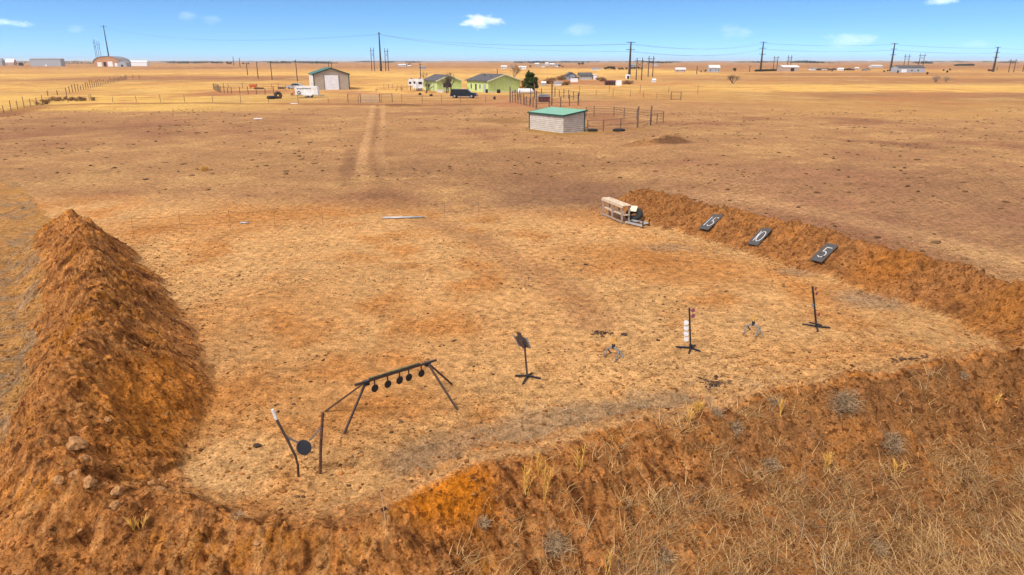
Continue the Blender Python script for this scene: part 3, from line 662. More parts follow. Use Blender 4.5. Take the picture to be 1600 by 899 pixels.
# ---------------------------------------------------------------- small clods (uncountable)
import bmesh
def ico():
    bm = bmesh.new(); bmesh.ops.create_icosphere(bm, subdivisions=1, radius=1); v = np.array([tuple(a.co) for a in bm.verts]); f = np.array([[q.index for q in a.verts] for a in bm.faces]); bm.free(); return v, f
iv, if_ = ico(); NV = len(iv)
def scatter_clods(xy, rad_, name, lab, m, sink=.35, flat=.6):
    x, y = xy; n = len(x); z = height(x, y, True)
    sc = np.stack([rad_ * RNG.uniform(.7, 1.4, n), rad_ * RNG.uniform(.7, 1.2, n), rad_ * flat * RNG.uniform(.6, 1.3, n)], 1)
    v = iv[None] * (1 + RNG.uniform(-.42, .42, (n, NV, 1))) * sc[:, None]
    a = RNG.uniform(0, 6.3, n); c, s_ = np.cos(a)[:, None], np.sin(a)[:, None]
    vx = v[..., 0] * c - v[..., 1] * s_ + x[:, None]; vy = v[..., 0] * s_ + v[..., 1] * c + y[:, None]; vz = v[..., 2] + (z + rad_ * flat * (1 - 2 * sink) * .5)[:, None]
    f = (if_[None] + (np.arange(n) * NV)[:, None, None]).reshape(-1, 3)
    o = rawmesh(name, np.stack([vx, vy, vz], -1).reshape(-1, 3), f, m, np.repeat(RNG.random(n), NV), k=3); tag(o, lab, 'clods', None, 'stuff'); return o
M['crumb'] = mat_tone('soil_crumbs', tuple(BERMD * .55), tuple(BERM * .95), .95)
M['dung'] = mat_tone('dark_crumbs', (.045, .024, .012), (.22, .12, .055), .95)
def sample(n, x0, x1, y0, y1, dens):
    x = RNG.uniform(x0, x1, n); y = RNG.uniform(y0, y1, n); k = dens(x, y); m_ = RNG.random(n) < k; return x[m_], y[m_]
def dbank(x, y):
    d = bank(x, y)[0]; t_ = np.abs(d); left = (x < -3)
    return np.where(t_ < 2.6, .7, np.where((d > 0) & (t_ < 4.5), .35 * left + .06, .015)) * np.where(d < -3.2, .1, 1) * (.5 + 1.2 * np.clip(fbm(x / .8, y / .8, 3, 901), -.3, .6))
xy = sample(90000, -19, 17.5, 7.5, 40, dbank); rr = .010 + .05 * RNG.random(len(xy[0])) ** 4
scatter_clods(xy, rr, 'loose_clods', 'loose crumbs and clods of dry earth over the banks', M['crumb'], flat=.45)
def dpad(x, y):
    d = bank(x, y)[0]; return (d > .8) * np.clip(.05 + 1.6 * fbm(x / 1.6, y / 1.6, 4, 911), .03, 1)
xy = sample(70000, -17, 16, 9, 42, dpad); rr = .008 + .05 * RNG.random(len(xy[0])) ** 4
scatter_clods(xy, rr, 'soil_crumbs', 'small dark crumbs strewn over the orange range floor', M['dung'], flat=.35)
dx_ = []; dy_ = []
for (px, py, r_) in DEB:
    c = P(px, py); dx_.append(RNG.normal(c.x, r_ * .5, 60)); dy_.append(RNG.normal(c.y, r_ * .45, 60))
dx_ = np.concatenate(dx_); dy_ = np.concatenate(dy_)
scatter_clods((dx_, dy_), .02 + .05 * RNG.random(len(dx_)) ** 2, 'dark_debris', 'heaps of black crumbly debris on the range floor', mat_tone('charred_crumbs', (.03, .02, .014), (.11, .06, .035)), flat=.6)
def dfield(x, y):
    return (bank(x, y)[0] < -2) | (y > 42)
def dfd(x, y): return dfield(x, y) * np.clip(.3 + 1.4 * fbm(x / 12, y / 12, 3, 921), .03, 1) * (np.abs(x) < y * .85 + 3)
xy = sample(30000, -90, 90, 16, 125, dfd); rr = .03 + .17 * RNG.random(len(xy[0])) ** 4
scatter_clods(xy, rr, 'field_clods', 'dung and dark tufts dotted over the grazed field', M['dung'], flat=.4)

# ---------------------------------------------------------------- dry grass and weeds
def blades(xy, hgt, wid, lean, name, lab, m, per=1, spread=.05, curl=.5, dropz=0.):
    x, y = xy; x = np.repeat(x, per); y = np.repeat(y, per); n = len(x)
    hh = np.repeat(hgt, per) if np.ndim(hgt) else np.full(n, hgt); hh = hh * RNG.uniform(.5, 1.15, n)
    x = x + RNG.normal(0, spread, n); y = y + RNG.normal(0, spread, n); z = height(x, y, True) - .01 + dropz
    a = RNG.uniform(0, 2 * PI, n); le = np.clip(RNG.normal(lean, .35, n), 0, 1.5); a2 = a + RNG.normal(0, 1.1, n)
    p = np.stack([x, y, z], 1); d = np.stack([np.cos(a) * np.sin(le), np.sin(a) * np.sin(le), np.cos(le)], 1)
    e = np.stack([np.cos(a2), np.sin(a2), RNG.normal(-.25, .3, n)], 1)
    pts = [p + d * (hh * t_)[:, None] + e * (hh * curl * t_ * t_)[:, None] for t_ in (0, .4, .75, 1.)]
    sd2 = np.cross(d, np.array([.25, 1., .15])); sd2 /= np.maximum(np.linalg.norm(sd2, axis=1), 1e-3)[:, None]
    ws = [wid, wid * .8, wid * .55, wid * .15]; V = []
    for q, w_ in zip(pts, ws): V += [q - sd2 * (w_ / 2), q + sd2 * (w_ / 2)]
    V = np.stack(V, 1).reshape(-1, 3); b8 = (np.arange(n) * 8)[:, None, None]; fq = np.array([[0, 1, 3, 2], [2, 3, 5, 4], [4, 5, 7, 6]])[None] + b8
    o = rawmesh(name, V, fq.reshape(-1, 4), m, np.repeat(RNG.random(n), 8)); tag(o, lab, 'dry grass', None, 'stuff'); return o
M['hay'] = mat_tone('dry_grass_blades', (.22, .115, .045), (.60, .37, .16))
M['greyhay'] = mat_tone('grey_weed_stems', (.14, .10, .065), (.50, .36, .22))
M['goldhay'] = mat_tone('golden_stems', (.42, .24, .05), (.74, .47, .12))
def dfront(x, y):
    d = bank(x, y)[0]; n = fbm(x / 1.1, y / 1.1, 3, 931); tv = sm(-1.5, 3.5, x + (12 - y) * .6)
    low = sm(.6, 3.0, -d); return (d < -.2) * (y < 18) * tv * np.clip(.16 + .75 * low + 1.3 * n, 0, 1) * np.where((x > 6) & (-d < 2.0), .25, 1)
xy = sample(3000, -3, 17, 6.5, 18, dfront)
blades(xy, .30, .012, .85, 'dry_weeds', 'tangled dry grass and weeds on the outer slope of the front bank', M['hay'], 34, .12, .9)
blades(sample(15000, -3, 17, 6.5, 18, dfront), .11, .010, .9, 'grass_litter', 'short broken straw matted over the front slope', M['hay'], 8, .10, .9)
xy = sample(1500, -3, 17, 6.5, 18, dfront)
blades(xy, .5, .011, .9, 'dry_stalks', 'longer bleached stalks sticking out of the front slope', M['greyhay'], 4, .05, .7)
def dcrest(x, y):
    d = bank(x, y)[0]; n = fbm(x / .9, y / .9, 3, 941); return (d > .25) * (d < 2.2) * (x > -2.5) * (y < 17) * (x < 7) * np.clip(.25 + 1.5 * n, 0, 1)
blades(sample(4200, -3, 8, 9, 17, dcrest), .13, .009, .9, 'matted_grass', 'matted grey grass along the inner side of the front crest', M['greyhay'], 8, .06, .9)
def dleft(x, y):
    d = bank(x, y)[0]; n = fbm(x / 1.3, y / 1.3, 3, 951); return (d < -1.5) * (d > -7) * np.clip(.3 + 1.6 * n, 0, 1) * (x < -8)
blades(sample(6500, -26, -8, 12, 30, dleft), .2, .014, .8, 'pale_grass', 'pale grey grass matted along the outer foot of the left bank', M['greyhay'], 6, .08, .8)
def dmisc(x, y):
    k = np.zeros(x.shape)
    for (px, py, r) in [(1360, 470, 1.3), (1245, 425, 1.0), (1040, 388, 1.5), (1110, 395, .8), (205, 340, 1.2), (213, 372, .6), (335, 690, .7), (1190, 640, 1.0), (1090, 400, .8), (160, 455, .6), (1150, 640, .7)]:
        c = P(px, py); k = np.maximum(k, 1 - sm(.4, 1, np.hypot(x - c.x, y - c.y) / r))
    return k
blades(sample(16000, -22, 18, 9, 42, dmisc), .13, .013, .9, 'grey_weeds', 'patches of low grey weeds on the range floor', M['greyhay'], 4, .06, .9)
def dgold(x, y): return ((y > 112) & (y < 165)) * (x > -1.0 * y) * (x < -40) * .8
# thin scattered tufts over the grazed field
def dtuft(x, y): return dfield(x, y) * (np.abs(x) < y * .8 + 3) * np.clip(.2 + 1.5 * fbm(x / 6, y / 6, 3, 961), 0, 1)
blades(sample(9000, -50, 60, 18, 75, dtuft), .05, .02, .9, 'short_grass', 'short grazed grass stubble over the field', M['hay'], 4, .12, .8)
def weed(px, py, h, n, lab, m='straw', wide=.5):
    p = G(px, py); p.z = gz(p.x, p.y) - .02; t = T('yellow_weed', lab, 'weed', p, 'yellow weeds on the front bank'); mb = MB(); mb2 = MB()
    for k in range(n):
        a = random.uniform(0, 2 * PI); le = random.uniform(.05, .5) * wide * 2; L_ = h * random.uniform(.6, 1); d = Vector((math.cos(a) * math.sin(le), math.sin(a) * math.sin(le), math.cos(le)))
        b0 = p + Vector((random.uniform(-.05, .05), random.uniform(-.05, .05), 0)) * wide * 3; pts = [b0 + d * L_ * s_ + Vector((random.uniform(-.012, .012), random.uniform(-.012, .012), 0)) for s_ in (0, .3, .6, .85, 1)]
        mb.tube(pts, [.008, .007, .006, .005, .003], 4)
        for j in range(12):
            q = pts[0].lerp(pts[-1], random.uniform(.25, .98)); e = q + (d + Vector((random.uniform(-1, 1), random.uniform(-1, 1), .4))).normalized() * random.uniform(.05, .2)
            mb.tube([q, q.lerp(e, .5) + Vector((0, 0, .008)), e], [.006, .005, .002], 3)
    t.part('stem', mb, M[m])
weed(824, 772, .8, 6, 'tall branching yellow weed leaning left on the front crest')
weed(850, 786, 1.0, 4, 'tallest yellow weed standing upright on the front crest', wide=.3)
weed(843, 742, .62, 3, 'thin yellow weed behind the tall pair on the crest', wide=.2)
weed(904, 738, .6, 4, 'yellow weed right of the tall pair on the crest', wide=.3)
weed(951, 899, .5, 3, 'pale yellow stalk low on the front slope', wide=.25)
weed(1074, 664, .42, 3, 'small yellow weed on the crest left of the pale trampled spot', wide=.3)
weed(1088, 646, .2, 12, 'low bushy straw yellow tuft on the front crest')
weed(1220, 652, .5, 4, 'wiry yellow weed on the crest right of the grey bush', wide=.3)
weed(1290, 735, .5, 5, 'bushy yellow weed halfway down the right slope')
weed(1400, 745, .45, 3, 'thin yellow weed in the dry grass low on the right', wide=.3)
weed(215, 832, .22, 5, 'small spiky yellow weed on the left slope')
weed(1556, 632, .2, 3, 'tiny yellow weed high on the right end of the bank', wide=.3)
weed(320, 268, .4, 40, 'golden grass tussock alone on the field left of the wheel track', wide=1.2)
def bush(px, py, r, n, lab, m='greyhay'):
    p = G(px, py); p.z = gz(p.x, p.y); xs = []; mb = MB()
    for k in range(int(n * 1.3)):
        a = random.uniform(0, 2 * PI); le = random.uniform(.5, 1.6); q = p + Vector((random.gauss(0, .2), random.gauss(0, .2), 0)) * r; q.z = gz(q.x, q.y) + random.uniform(0, .2) * r; d = Vector((math.cos(a) * math.sin(le), math.sin(a) * math.sin(le), math.cos(le) * .7)); pts = [q.copy()]
        for j in range(5):
            d = (d + Vector((random.uniform(-.9, .9), random.uniform(-.9, .9), random.uniform(-.6, .5)))).normalized(); q = q + d * r / 7; pts.append(q.copy())
        mb.tube(pts, [.007, .006, .005, .005, .004, .002], 3)
    tag(mb.build('tumbleweed', M['twig'], None, p), lab, 'dead bush', 'dead grey bushes on the bank')
M['twig'] = mat('dead_twig', (.31, .205, .115), .9, 0, .3, 8)
M['paletwig'] = mat('pale_twig', (.42, .29, .19), .9, 0, .15, 2)
M['darktwig'] = mat('dark_twig', (.10, .07, .055), .9, 0, .3, .6)
for a in [(1318, 640, .55, 190, 'largest dead grey bush, below the crest on the right slope'), (1395, 700, .42, 130, 'dead grey bush lower right of the largest bush'), (1212, 632, .28, 70, 'small grey bush sitting on the front crest'), (1120, 650, .26, 50, 'small dark bush at the left end of the trampled crest'),
          (1150, 675, .3, 60, 'grey bush beneath the trampled crest'), (865, 860, .45, 110, 'broad dark dead bush at the bottom centre of the slope'), (755, 822, .24, 50, 'small dead bush on the bright orange soil'), (1205, 730, .3, 60, 'dead bush in the middle of the slope left of the yellow weed'),
          (1370, 860, .35, 80, 'dark dead bush near the bottom edge on the right'), (1505, 590, .22, 50, 'thin grey bush near the right end of the crest'), (1040, 875, .3, 60, 'dead bush near the bottom edge right of the pale stalk'), (375, 818, .2, 30, 'small tangle of grey roots near the left crest')]: bush(*a)

# ================================================================ middle distance
M['beige'] = ribbed('beige_metal_siding', (.40, .335, .27), .25, .6, 'X')
M['litsiding'] = ribbed('lit_beige_siding', (.62, .60, .55), .25, .6, 'X')  # lighter copy of the beige siding, side light put into the colour
M['shedwall'] = ribbed('lapped_shed_siding', (.52, .475, .43), .22, .6, 'Z', .04, dirt=(.42, .36, .30))
M['greenroof'] = mat('green_metal_roof', (.10, .29, .20), .5, 0, .12, .8, dirt=(.17, .34, .26))
M['darkgreen'] = mat('dark_green_metal', (.02, .11, .075), .45, 0, .12, 1)
M['greentrim'] = mat('dark_green_trim', (.02, .07, .05), .5, 0, .1, 1)
M['lime'] = ribbed('lime_siding', (.50, .62, .24), .18, .65, 'Z', .01)
M['limepale'] = mat('cream_trim', (.66, .66, .46), .6, 0, .05, 2)
M['shingle'] = mat('dark_shingles', (.085, .08, .088), .9, 0, .2, 2.2, .3)
M['greyroof'] = mat('grey_roof', (.22, .22, .24), .8, 0, .12, .7)
M['whiteroof'] = mat('white_roof', (.58, .56, .56), .5, 0, .06, .5)
M['bluewall'] = mat('blue_grey_wall', (.24, .27, .34), .7, 0, .08, .6)
M['tanwall'] = mat('tan_wall', (.46, .33, .26), .7, 0, .1, .5)
M['greywall'] = mat('grey_wall', (.36, .37, .40), .7, 0, .08, .5)
M['redbrown'] = mat('dull_red_paint', (.14, .045, .04), .6, 0, .3, 1.5)
M['orange'] = mat('orange_paint', (.60, .15, .05), .6, 0, .15, 2)
M['suv'] = mat('dark_navy_car_paint', (.010, .016, .024), .25, .2, .1, 1, spec=.6)
M['silver'] = mat('silver_car_paint', (.45, .46, .48), .3, .4, .06, 1, spec=.6)
M['chrome'] = mat('bright_metal', (.6, .6, .62), .25, .8, .05, 5)
M['trailer'] = mat('white_trailer_skin', (.78, .78, .80), .4, 0, .05, 1.2, dirt=(.60, .58, .56))
M['door'] = ribbed('white_door_panels', (.74, .75, .80), .55, .45, 'Z', .03)
M['needle'] = mat_tone('pine_needles', (.02, .045, .012), (.11, .13, .035), .85)
M['rustleaf'] = mat_tone('rusty_leaves', (.30, .13, .02), (.52, .26, .05), .85)
M['darkleaf'] = mat_tone('dark_conifer_foliage', (.015, .028, .022), (.05, .065, .045), .9)
M['bark'] = mat('bark', (.10, .07, .05), .9, 0, .3, 3)
M['lamp'] = mat('headlight_glass', (.5, .5, .52), .15, 0, .05, 5, spec=.7)
UP = Vector((0, 0, 1))
def frame2(a, b):
    """axes from two ground points: along a->b and square to it (away)"""
    e = (b - a); e.z = 0; L_ = e.length; e.normalize(); return e, Vector((-e.y, e.x, 0)), L_
def building(name, lab, cat, N, R, depth, wh, rh, wall, roof, ridge='depth', group=None, over=.3, trim=None, sidewall=None, openings=(), flat_roof=None):
    """N, R: near corner and far end of the facing wall; depth goes back from it; openings (wall, u, width, z0, z1, kind)"""
    e, n, w = frame2(N, R); z0 = min(gz(p.x, p.y, False) for p in (N, R, N + n * depth, R + n * depth)) - .15
    o = Vector((N.x, N.y, z0)); wh = wh + .15
    t = T(name, lab, cat, o, group)
    def q(u, v, z): return o + e * u + n * v + UP * z
    mb = MB()
    if ridge == 'depth':
        mb.prism([(0, 0), (w, 0), (w, wh), (w / 2, wh + rh), (0, wh)], o, e, UP, n, depth)
        sl = [((-over, wh - over * rh / (w / 2)), (w / 2, wh + rh)), ((w / 2, wh + rh), (w + over, wh - over * rh / (w / 2)))]
        wo = t.part('wall', mb, wall)
        rb = MB()
        for (a, b2) in sl: rb.prism([(a[0], a[1] + .02), (b2[0], b2[1] + .02), (b2[0], b2[1] + .16), (a[0], a[1] + .16)], o - n * over, e, UP, n, depth + 2 * over)
        ro = t.part('roof', rb, roof)
        if trim:
            tb = MB()
            for (a, b2) in sl: tb.prism([(a[0], a[1] - .12), (b2[0], b2[1] - .12), (b2[0], b2[1] + .19), (a[0], a[1] + .19)], o - n * (over + .07), e, UP, n, .06)
            t.part('fascia', tb, trim, ro)
    elif ridge == 'width':
        mb.prism([(0, 0), (depth, 0), (depth, wh), (depth / 2, wh + rh), (0, wh)], o, n, UP, e, w); wo = t.part('wall', mb, wall)
        rb = MB(); s_ = rh / (depth / 2)
        for (a, b2) in [((-over, wh - over * s_), (depth / 2, wh + rh)), ((depth / 2, wh + rh), (depth + over, wh - over * s_))]: rb.prism([(a[0], a[1] + .02), (b2[0], b2[1] + .02), (b2[0], b2[1] + .16), (a[0], a[1] + .16)], o - e * over, n, UP, e, w + 2 * over)
        ro = t.part('roof', rb, roof)
    if sidewall: t.part('side_wall', MB().box(q(-.012, depth / 2, wh / 2), (.02, depth - .1, wh - .1), (e, n, UP)), sidewall)
    for (wl__, u, ww, a, c, kind) in openings:
        if wl__ == 'f': oo, ax, nn_ = q(u, 0, a + .15), e, -n
        elif wl__ == 's': oo, ax, nn_ = q(-.02, u, a + .15), n, -e
        elif wl__ == 'r': oo, ax, nn_ = q(w, u, a + .15), n, e
        hh = c - a; cc = oo + UP * hh / 2 + nn_ * .03
        if kind == 'w':
            fo = t.part('window', MB().box(cc, (ww, .06, hh), (ax, nn_, UP)), M['white']); t.part('pane', MB().box(cc + nn_ * .03, (ww - .16, .03, hh - .16), (ax, nn_, UP)), M['glass'], fo)
        elif kind == 'g': fo = t.part('overhead_door', MB().box(cc, (ww, .08, hh), (ax, nn_, UP)), M['door']); 
        elif kind == 'd': fo = t.part('door', MB().box(cc, (ww, .07, hh), (ax, nn_, UP)), M['greywall'])
        elif kind == 'o': t.part('opening', MB().box(cc, (ww, .05, hh), (ax, nn_, UP)), M['glass'])
        elif kind == 't': t.part('corner_trim', MB().box(cc, (ww, .05, hh), (ax, nn_, UP)), trim or M['greentrim'])
    return t, q, w, wh
def along(N, d, px):
    c, s_ = math.cos(TH), math.sin(TH); u = (px - 800) / F
    k = (u * (N.y * c + (H - N.z) * s_) - N.x) / (d.x - u * d.y * c); return N + d * k, k
def facade(px, py, ex_, ey_, pxr, pxl):
    N = G(px, py); e = Vector((ex_, ey_, 0)).normalized(); n = Vector((-e.y, e.x, 0)); R, w = along(N, e, pxr); L, dp = along(N, n, pxl); return N, R, abs(dp)
# --- metal barn with a white overhead door
N, R, dep = facade(491, 141.3, .93, .33, 547, 480); e, n, w = frame2(N, R)
t, q, w, wh = building('metal_barn', 'beige metal barn with green trim, dark green roof and a white overhead door', 'barn', N, R, min(dep, 18), 4.4, 1.7, M['beige'], M['darkgreen'], trim=M['greentrim'], sidewall=M['litsiding'],
    openings=[('f', w * .5, 3.95, 0, 4.2, 'g'), ('f', .12, .26, 0, 4.3, 't'), ('f', w - .12, .26, 0, 4.3, 't'), ('s', 2.2, .9, 0, 2.1, 'd'), ('s', 7, .9, 1.1, 2.0, 'w')])
fb = MB(); 
for s_ in (-1, 1): fb.box(q(w / 2 + s_ * 2.13, -.05, 2.3), (.25, .1, 4.5), (e, n, UP))
fb.box(q(w / 2, -.052, 4.45), (4.5, .1, .2), (e, n, UP)); t.part('door_frame', fb, mat('door_trim', (.26, .22, .19), .6))
# --- two lime green houses
N, R, dep = facade(683, 143.4, .92, .39, 721, 663); e, n, w = frame2(N, R)
t, q, w, wh = building('green_house', 'small lime green gabled house behind bare trees, dark window in its gable', 'house', N, R, min(dep, 16), 2.85, 1.45, M['lime'], M['shingle'], trim=M['limepale'], over=.45,
    openings=[('f', w * .42, 2.6, 1.0, 2.3, 'w'), ('s', 3, 1.0, 0, 2.1, 'd'), ('s', 7.5, 1.1, 1.0, 2.1, 'w')])
t.part('chimney', MB().tube([q(w * .72, 4, wh + .3), q(w * .72, 4, wh + 1.9)], .12, 8).box(q(w * .72, 4, wh + 1.95), (.32, .32, .12)), M['black'])
N, R, dep = facade(763, 145.4, .86, .51, 813, 730)
e, n, w = frame2(N, R)
t, q, w, wh = building('green_house', 'larger lime green gabled house left of the pine, with windows along its side', 'house', N, R, min(dep, 16), 3.0, 1.6, M['lime'], M['shingle'], trim=M['limepale'], over=.5,
    openings=[('s', 2.0, 1.5, 0, 2.1, 'd'), ('s', 4.6, .8, .8, 2.1, 'w'), ('s', 7.0, 1.1, .3, 2.2, 'w'), ('s', 9.8, .8, .7, 2.2, 'w'), ('f', w * .62, .35, 1.95, 2.25, 'w')])
t.part('roof_vent', MB().tube([q(w * .3, 7.5, wh + .6), q(w * .3, 7.5, wh + 1.7)], .1, 8), M['black']); t.part('roof_vent', MB().box(q(w * .28, 3.4, wh + 1.0), (.4, .4, .35)), M['black'])
t.part('skirting', MB().box(q(w / 2, -.03, .25), (w - .1, .05, .5), (e, n, UP)), M['limepale'])
for (px, py, lab, wd) in [(888, 0, '', 0)]: pass
for k, (px, py, h_, w_, lab) in enumerate([(760.5, 145.8, .9, .7, 'dark barrel at the corner of the larger green house'), (779, 146.2, .9, 1.0, 'dark bin in front of the larger green house gable'), (804, 146, .55, 1.5, 'dark planter box at the right end of the green gable')]):
    p = G(px, py); t = T('garden_bin', lab, 'bin', p)
    if k < 2: t.part('drum', MB().tube([p, p + UP * h_ * .5, p + UP * h_], [w_ * .42, w_ * .5, w_ * .46], 14), M['rubber'], None, True); t.part('rim', MB().torus(p + UP * h_, UP, w_ * .46, .03, 16, 6), M['rubber'])
    else: t.part('planter', MB().box(p + UP * h_ / 2, (w_, .6, h_)), M['woodgrey']); t.part('soil', MB().box(p + UP * h_, (w_ - .1, .5, .06)), M['darkclod'])
# --- white trough by the small house
p = G(688, 145.3); t = T('stock_tank', 'low white stock tank in front of the small green house', 'tank', p)
hb = MB(); hb.hull8([p + Vector((x_, y_, 0)) for x_, y_ in ((-.8, -.4), (.8, -.4), (.8, .4), (-.8, .4))], [p + Vector((x_, y_, .62)) for x_, y_ in ((-.9, -.48), (.9, -.48), (.9, .48), (-.9, .48))]); t.part('tub', hb, M['white'])
rb = MB()
for a, c in (((-.92, -.5), (.92, -.5)), ((-.92, .5), (.92, .5)), ((-.92, -.5), (-.92, .5)), ((.92, -.5), (.92, .5))): rb.beam(p + Vector((*a, .64)), p + Vector((*c, .64)), .07)
t.part('rim', rb, M['white'])
# --- loafing shed
A_ = P(827.5, 202); B_ = P(880, 208.8); A_.z = gz(A_.x, A_.y, False); B_.z = gz(B_.x, B_.y, False)
d_ = (B_ - A_); d_.z = 0; Ls = d_.length; d_.normalize(); nn_ = Vector((-d_.y, d_.x, 0)); nn_ = nn_ if nn_.y > 0 else -nn_
nn_ = Vector((nn_.x, nn_.y, 0)); Ws = 3.2; o = Vector((A_.x, A_.y, min(A_.z, B_.z) - .1)); t = T('loafing_shed', 'low pale shed with lapped siding and a flat sloping green roof', 'shed', o)
h1, h2 = 2.08, 2.5
def q(u, v, z): return o + d_ * u + nn_ * v + UP * z
t.part('wall', MB().hull8([q(0, 0, 0), q(Ls, 0, 0), q(Ls, .06, 0), q(0, .06, 0)], [q(0, 0, h1), q(Ls, 0, h1), q(Ls, .06, h1), q(0, .06, h1)]), M['shedwall'])
lb_ = MB(); nb_ = 10
for k in range(nb_): lb_.hull8([q(.05, -.005, h1 * k / nb_), q(Ls - .05, -.005, h1 * k / nb_), q(Ls - .05, -.020, h1 * k / nb_), q(.05, -.020, h1 * k / nb_)], [q(.05, -.005, h1 * (k + .97) / nb_), q(Ls - .05, -.005, h1 * (k + .97) / nb_), q(Ls - .05, -.010, h1 * (k + .97) / nb_), q(.05, -.010, h1 * (k + .97) / nb_)])
for k in range(nb_): lb_.hull8([q(Ls + .005, .0, h1 * k / nb_), q(Ls + .005, Ws, h2 * k / nb_), q(Ls + .020, Ws, h2 * k / nb_), q(Ls + .020, .0, h1 * k / nb_)], [q(Ls + .005, .0, h1 * (k + .97) / nb_), q(Ls + .005, Ws, h2 * (k + .97) / nb_), q(Ls + .010, Ws, h2 * (k + .97) / nb_), q(Ls + .010, .0, h1 * (k + .97) / nb_)])
t.part('siding', lb_, M['shedwall'])
for u, wn_ in ((0.004, 'wall'), (Ls - .064, 'wall')):
    t.part('wall', MB().hull8([q(u, .065, 0), q(u + .06, .065, 0), q(u + .06, Ws, 0), q(u, Ws, 0)], [q(u, .065, h1), q(u + .06, .065, h1), q(u + .06, Ws, h2), q(u, Ws, h2)]), M['shedwall'])
ro = t.part('roof', MB().hull8([q(-.2, -.2, h1 + .0), q(Ls + .2, -.2, h1 + .0), q(Ls + .2, Ws + .3, h2 + .06), q(-.2, Ws + .3, h2 + .06)], [q(-.2, -.2, h1 + .08), q(Ls + .2, -.2, h1 + .08), q(Ls + .2, Ws + .3, h2 + .14), q(-.2, Ws + .3, h2 + .14)]), M['greenroof'])
for a, c in (((-.22, -.22, h1 + .02), (Ls + .22, -.22, h1 + .02)), ((Ls + .22, -.2, h1 + .02), (Ls + .22, Ws + .3, h2 + .07)), ((-.22, -.2, h1 + .02), (-.22, Ws + .3, h2 + .07))): t.part('roof_edge', MB().beam(q(*a), q(*c), .05, .17), M['greentrim'], ro)
for u, v, hh in ((-.03, -.03, h1), (-.03, Ws, h2), (Ls + .03, Ws, h2), (Ls * .5, Ws, h2)): t.part('post', MB().beam(q(u, v, 0), q(u, v, hh), .13), M['greentrim'])
# --- fences and pens
def fence(name, lab, pts, step, hgt, rails, pr=.06, rr=.02, m=None, mrail=None, group=None, jitter=.0, cat='fence', post_pts=None):
    W_ = [G(a, c) for a, c in pts]; t = T(name, lab, cat, W_[0], group); m = m or M['postwood']; mrail = mrail or m
    pos = []
    for a, c in zip(W_[:-1], W_[1:]):
        L_ = (c - a).length; k = max(1, round(L_ / step))
        for i in range(k): pos.append(a.lerp(c, i / k))
    pos.append(W_[-1]); tops = []
    for p in pos:
        p.z = gz(p.x, p.y, False); hj = hgt * (1 + random.uniform(-jitter, jitter * 1.6)); tp = p + Vector((random.uniform(-.5, .5) * jitter * .4, random.uniform(-.5, .5) * jitter * .4, hj))
        t.part('post', MB().tube([p - UP * .1, tp], pr, 6), m)
    for rz_ in rails:
        mb = MB(); mb.tube([p + UP * (rz_ * hgt + random.uniform(-1, 1) * jitter * .06) for p in pos], rr, 4); t.part('rail', mb, mrail)
    return t
fence('pipe_pen', 'rusty pipe panel pen joined to the back of the pale shed', [(915.5, 184.5), (928, 181.5), (959, 183.2), (975, 185.5), (1016, 190.5), (1036, 192.3)], 3.6, 1.5, (.28, .52, .76, .97), .055, .022, M['rail'])
fence('pipe_pen', 'front side of the pipe pen running from the pale shed past the black tubs', [(1036, 192.6), (1016, 196.5), (996, 200.5), (969.5, 203.3), (942.5, 205.6), (918, 206.2)], 3.2, 1.35, (.45, .95), .055, .022, M['rail'])
for (px, py, hh, lab) in [(996, 200.5, 2.5, 'tall gate post at the near side of the shed pen'), (1016.5, 196.3, 2.3, 'tall post with a ragged brace at the right side of the shed pen')]:
    p = G(px, py); t = T('gate_post', lab, 'post', p); t.part('shaft', MB().tube([p, p + UP * hh], .10, 8), M['postwood']); t.part('cap', MB().tube([p + UP * hh, p + UP * (hh + .05)], .12, 8), M['rail'])
fence('pipe_corral', 'dark pipe corral in front of the propane tank and pine', [(797, 160), (838, 170), (858, 169.2), (876, 168)], 2.4, 1.6, (.5, .92), .085, .03, M['rail'], jitter=.15)
fence('pipe_corral', 'right hand run of the pipe corral behind the pale shed', [(876, 167), (903, 165.5), (904, 158), (867, 152)], 3.0, 1.8, (.35, .97), .085, .03, M['rail'], jitter=.1)
fence('pipe_corral', 'back run of the corral beside the propane tank', [(797, 159.5), (812, 155), (846, 153), (867, 152)], 3.2, 2.0, (.5, .9), .085, .03, M['rail'], jitter=.25)
fence('corral_divider', 'middle divider rail inside the dark pipe corral', [(820, 165.5), (862, 158)], 3.4, 1.5, (.4, .9), .07, .025, M['rail'])
for i, (px, py, hh, lab) in enumerate([(862, 166, 4.4, 'tall lone post rising from the right part of the corral'), (797, 161, 3.0, 'heavy corner post at the left end of the corral'), (838, 170.5, 3.0, 'leaning corner post nearest the camera in the corral'), (835, 155, 3.2, 'tall post just right of the propane tank')]):
    p = G(px, py); t = T('corral_post', lab, 'post', p); t.part('shaft', MB().tube([p, p + UP * hh], .13, 8), M['postwood']); t.part('cap', MB().tube([p + UP * hh, p + UP * (hh + .06)], .15, 8), M['rail'])
fence('wire_fence', 'long wire fence running left from the gate to the brushy corner', [(560, 162), (420, 161.5), (289, 161), (140, 159)], 6.5, 1.35, (.35, .65, .95), .05, .010, jitter=.2)
fence('wire_fence', 'wire fence with thin posts crossing in front of the parked dark car', [(596, 162), (660, 162.2), (720, 161.6), (797, 160.5)], 4.2, 1.4, (.35, .65, .95), .045, .010, jitter=.2)
fence('wire_fence', 'wire fence dipping left from the brushy corner to the edge of the photo', [(143, 158), (67, 163), (38, 169), (-6, 181)], 4.6, 1.3, (.35, .65, .95), .06, .012, jitter=.3)
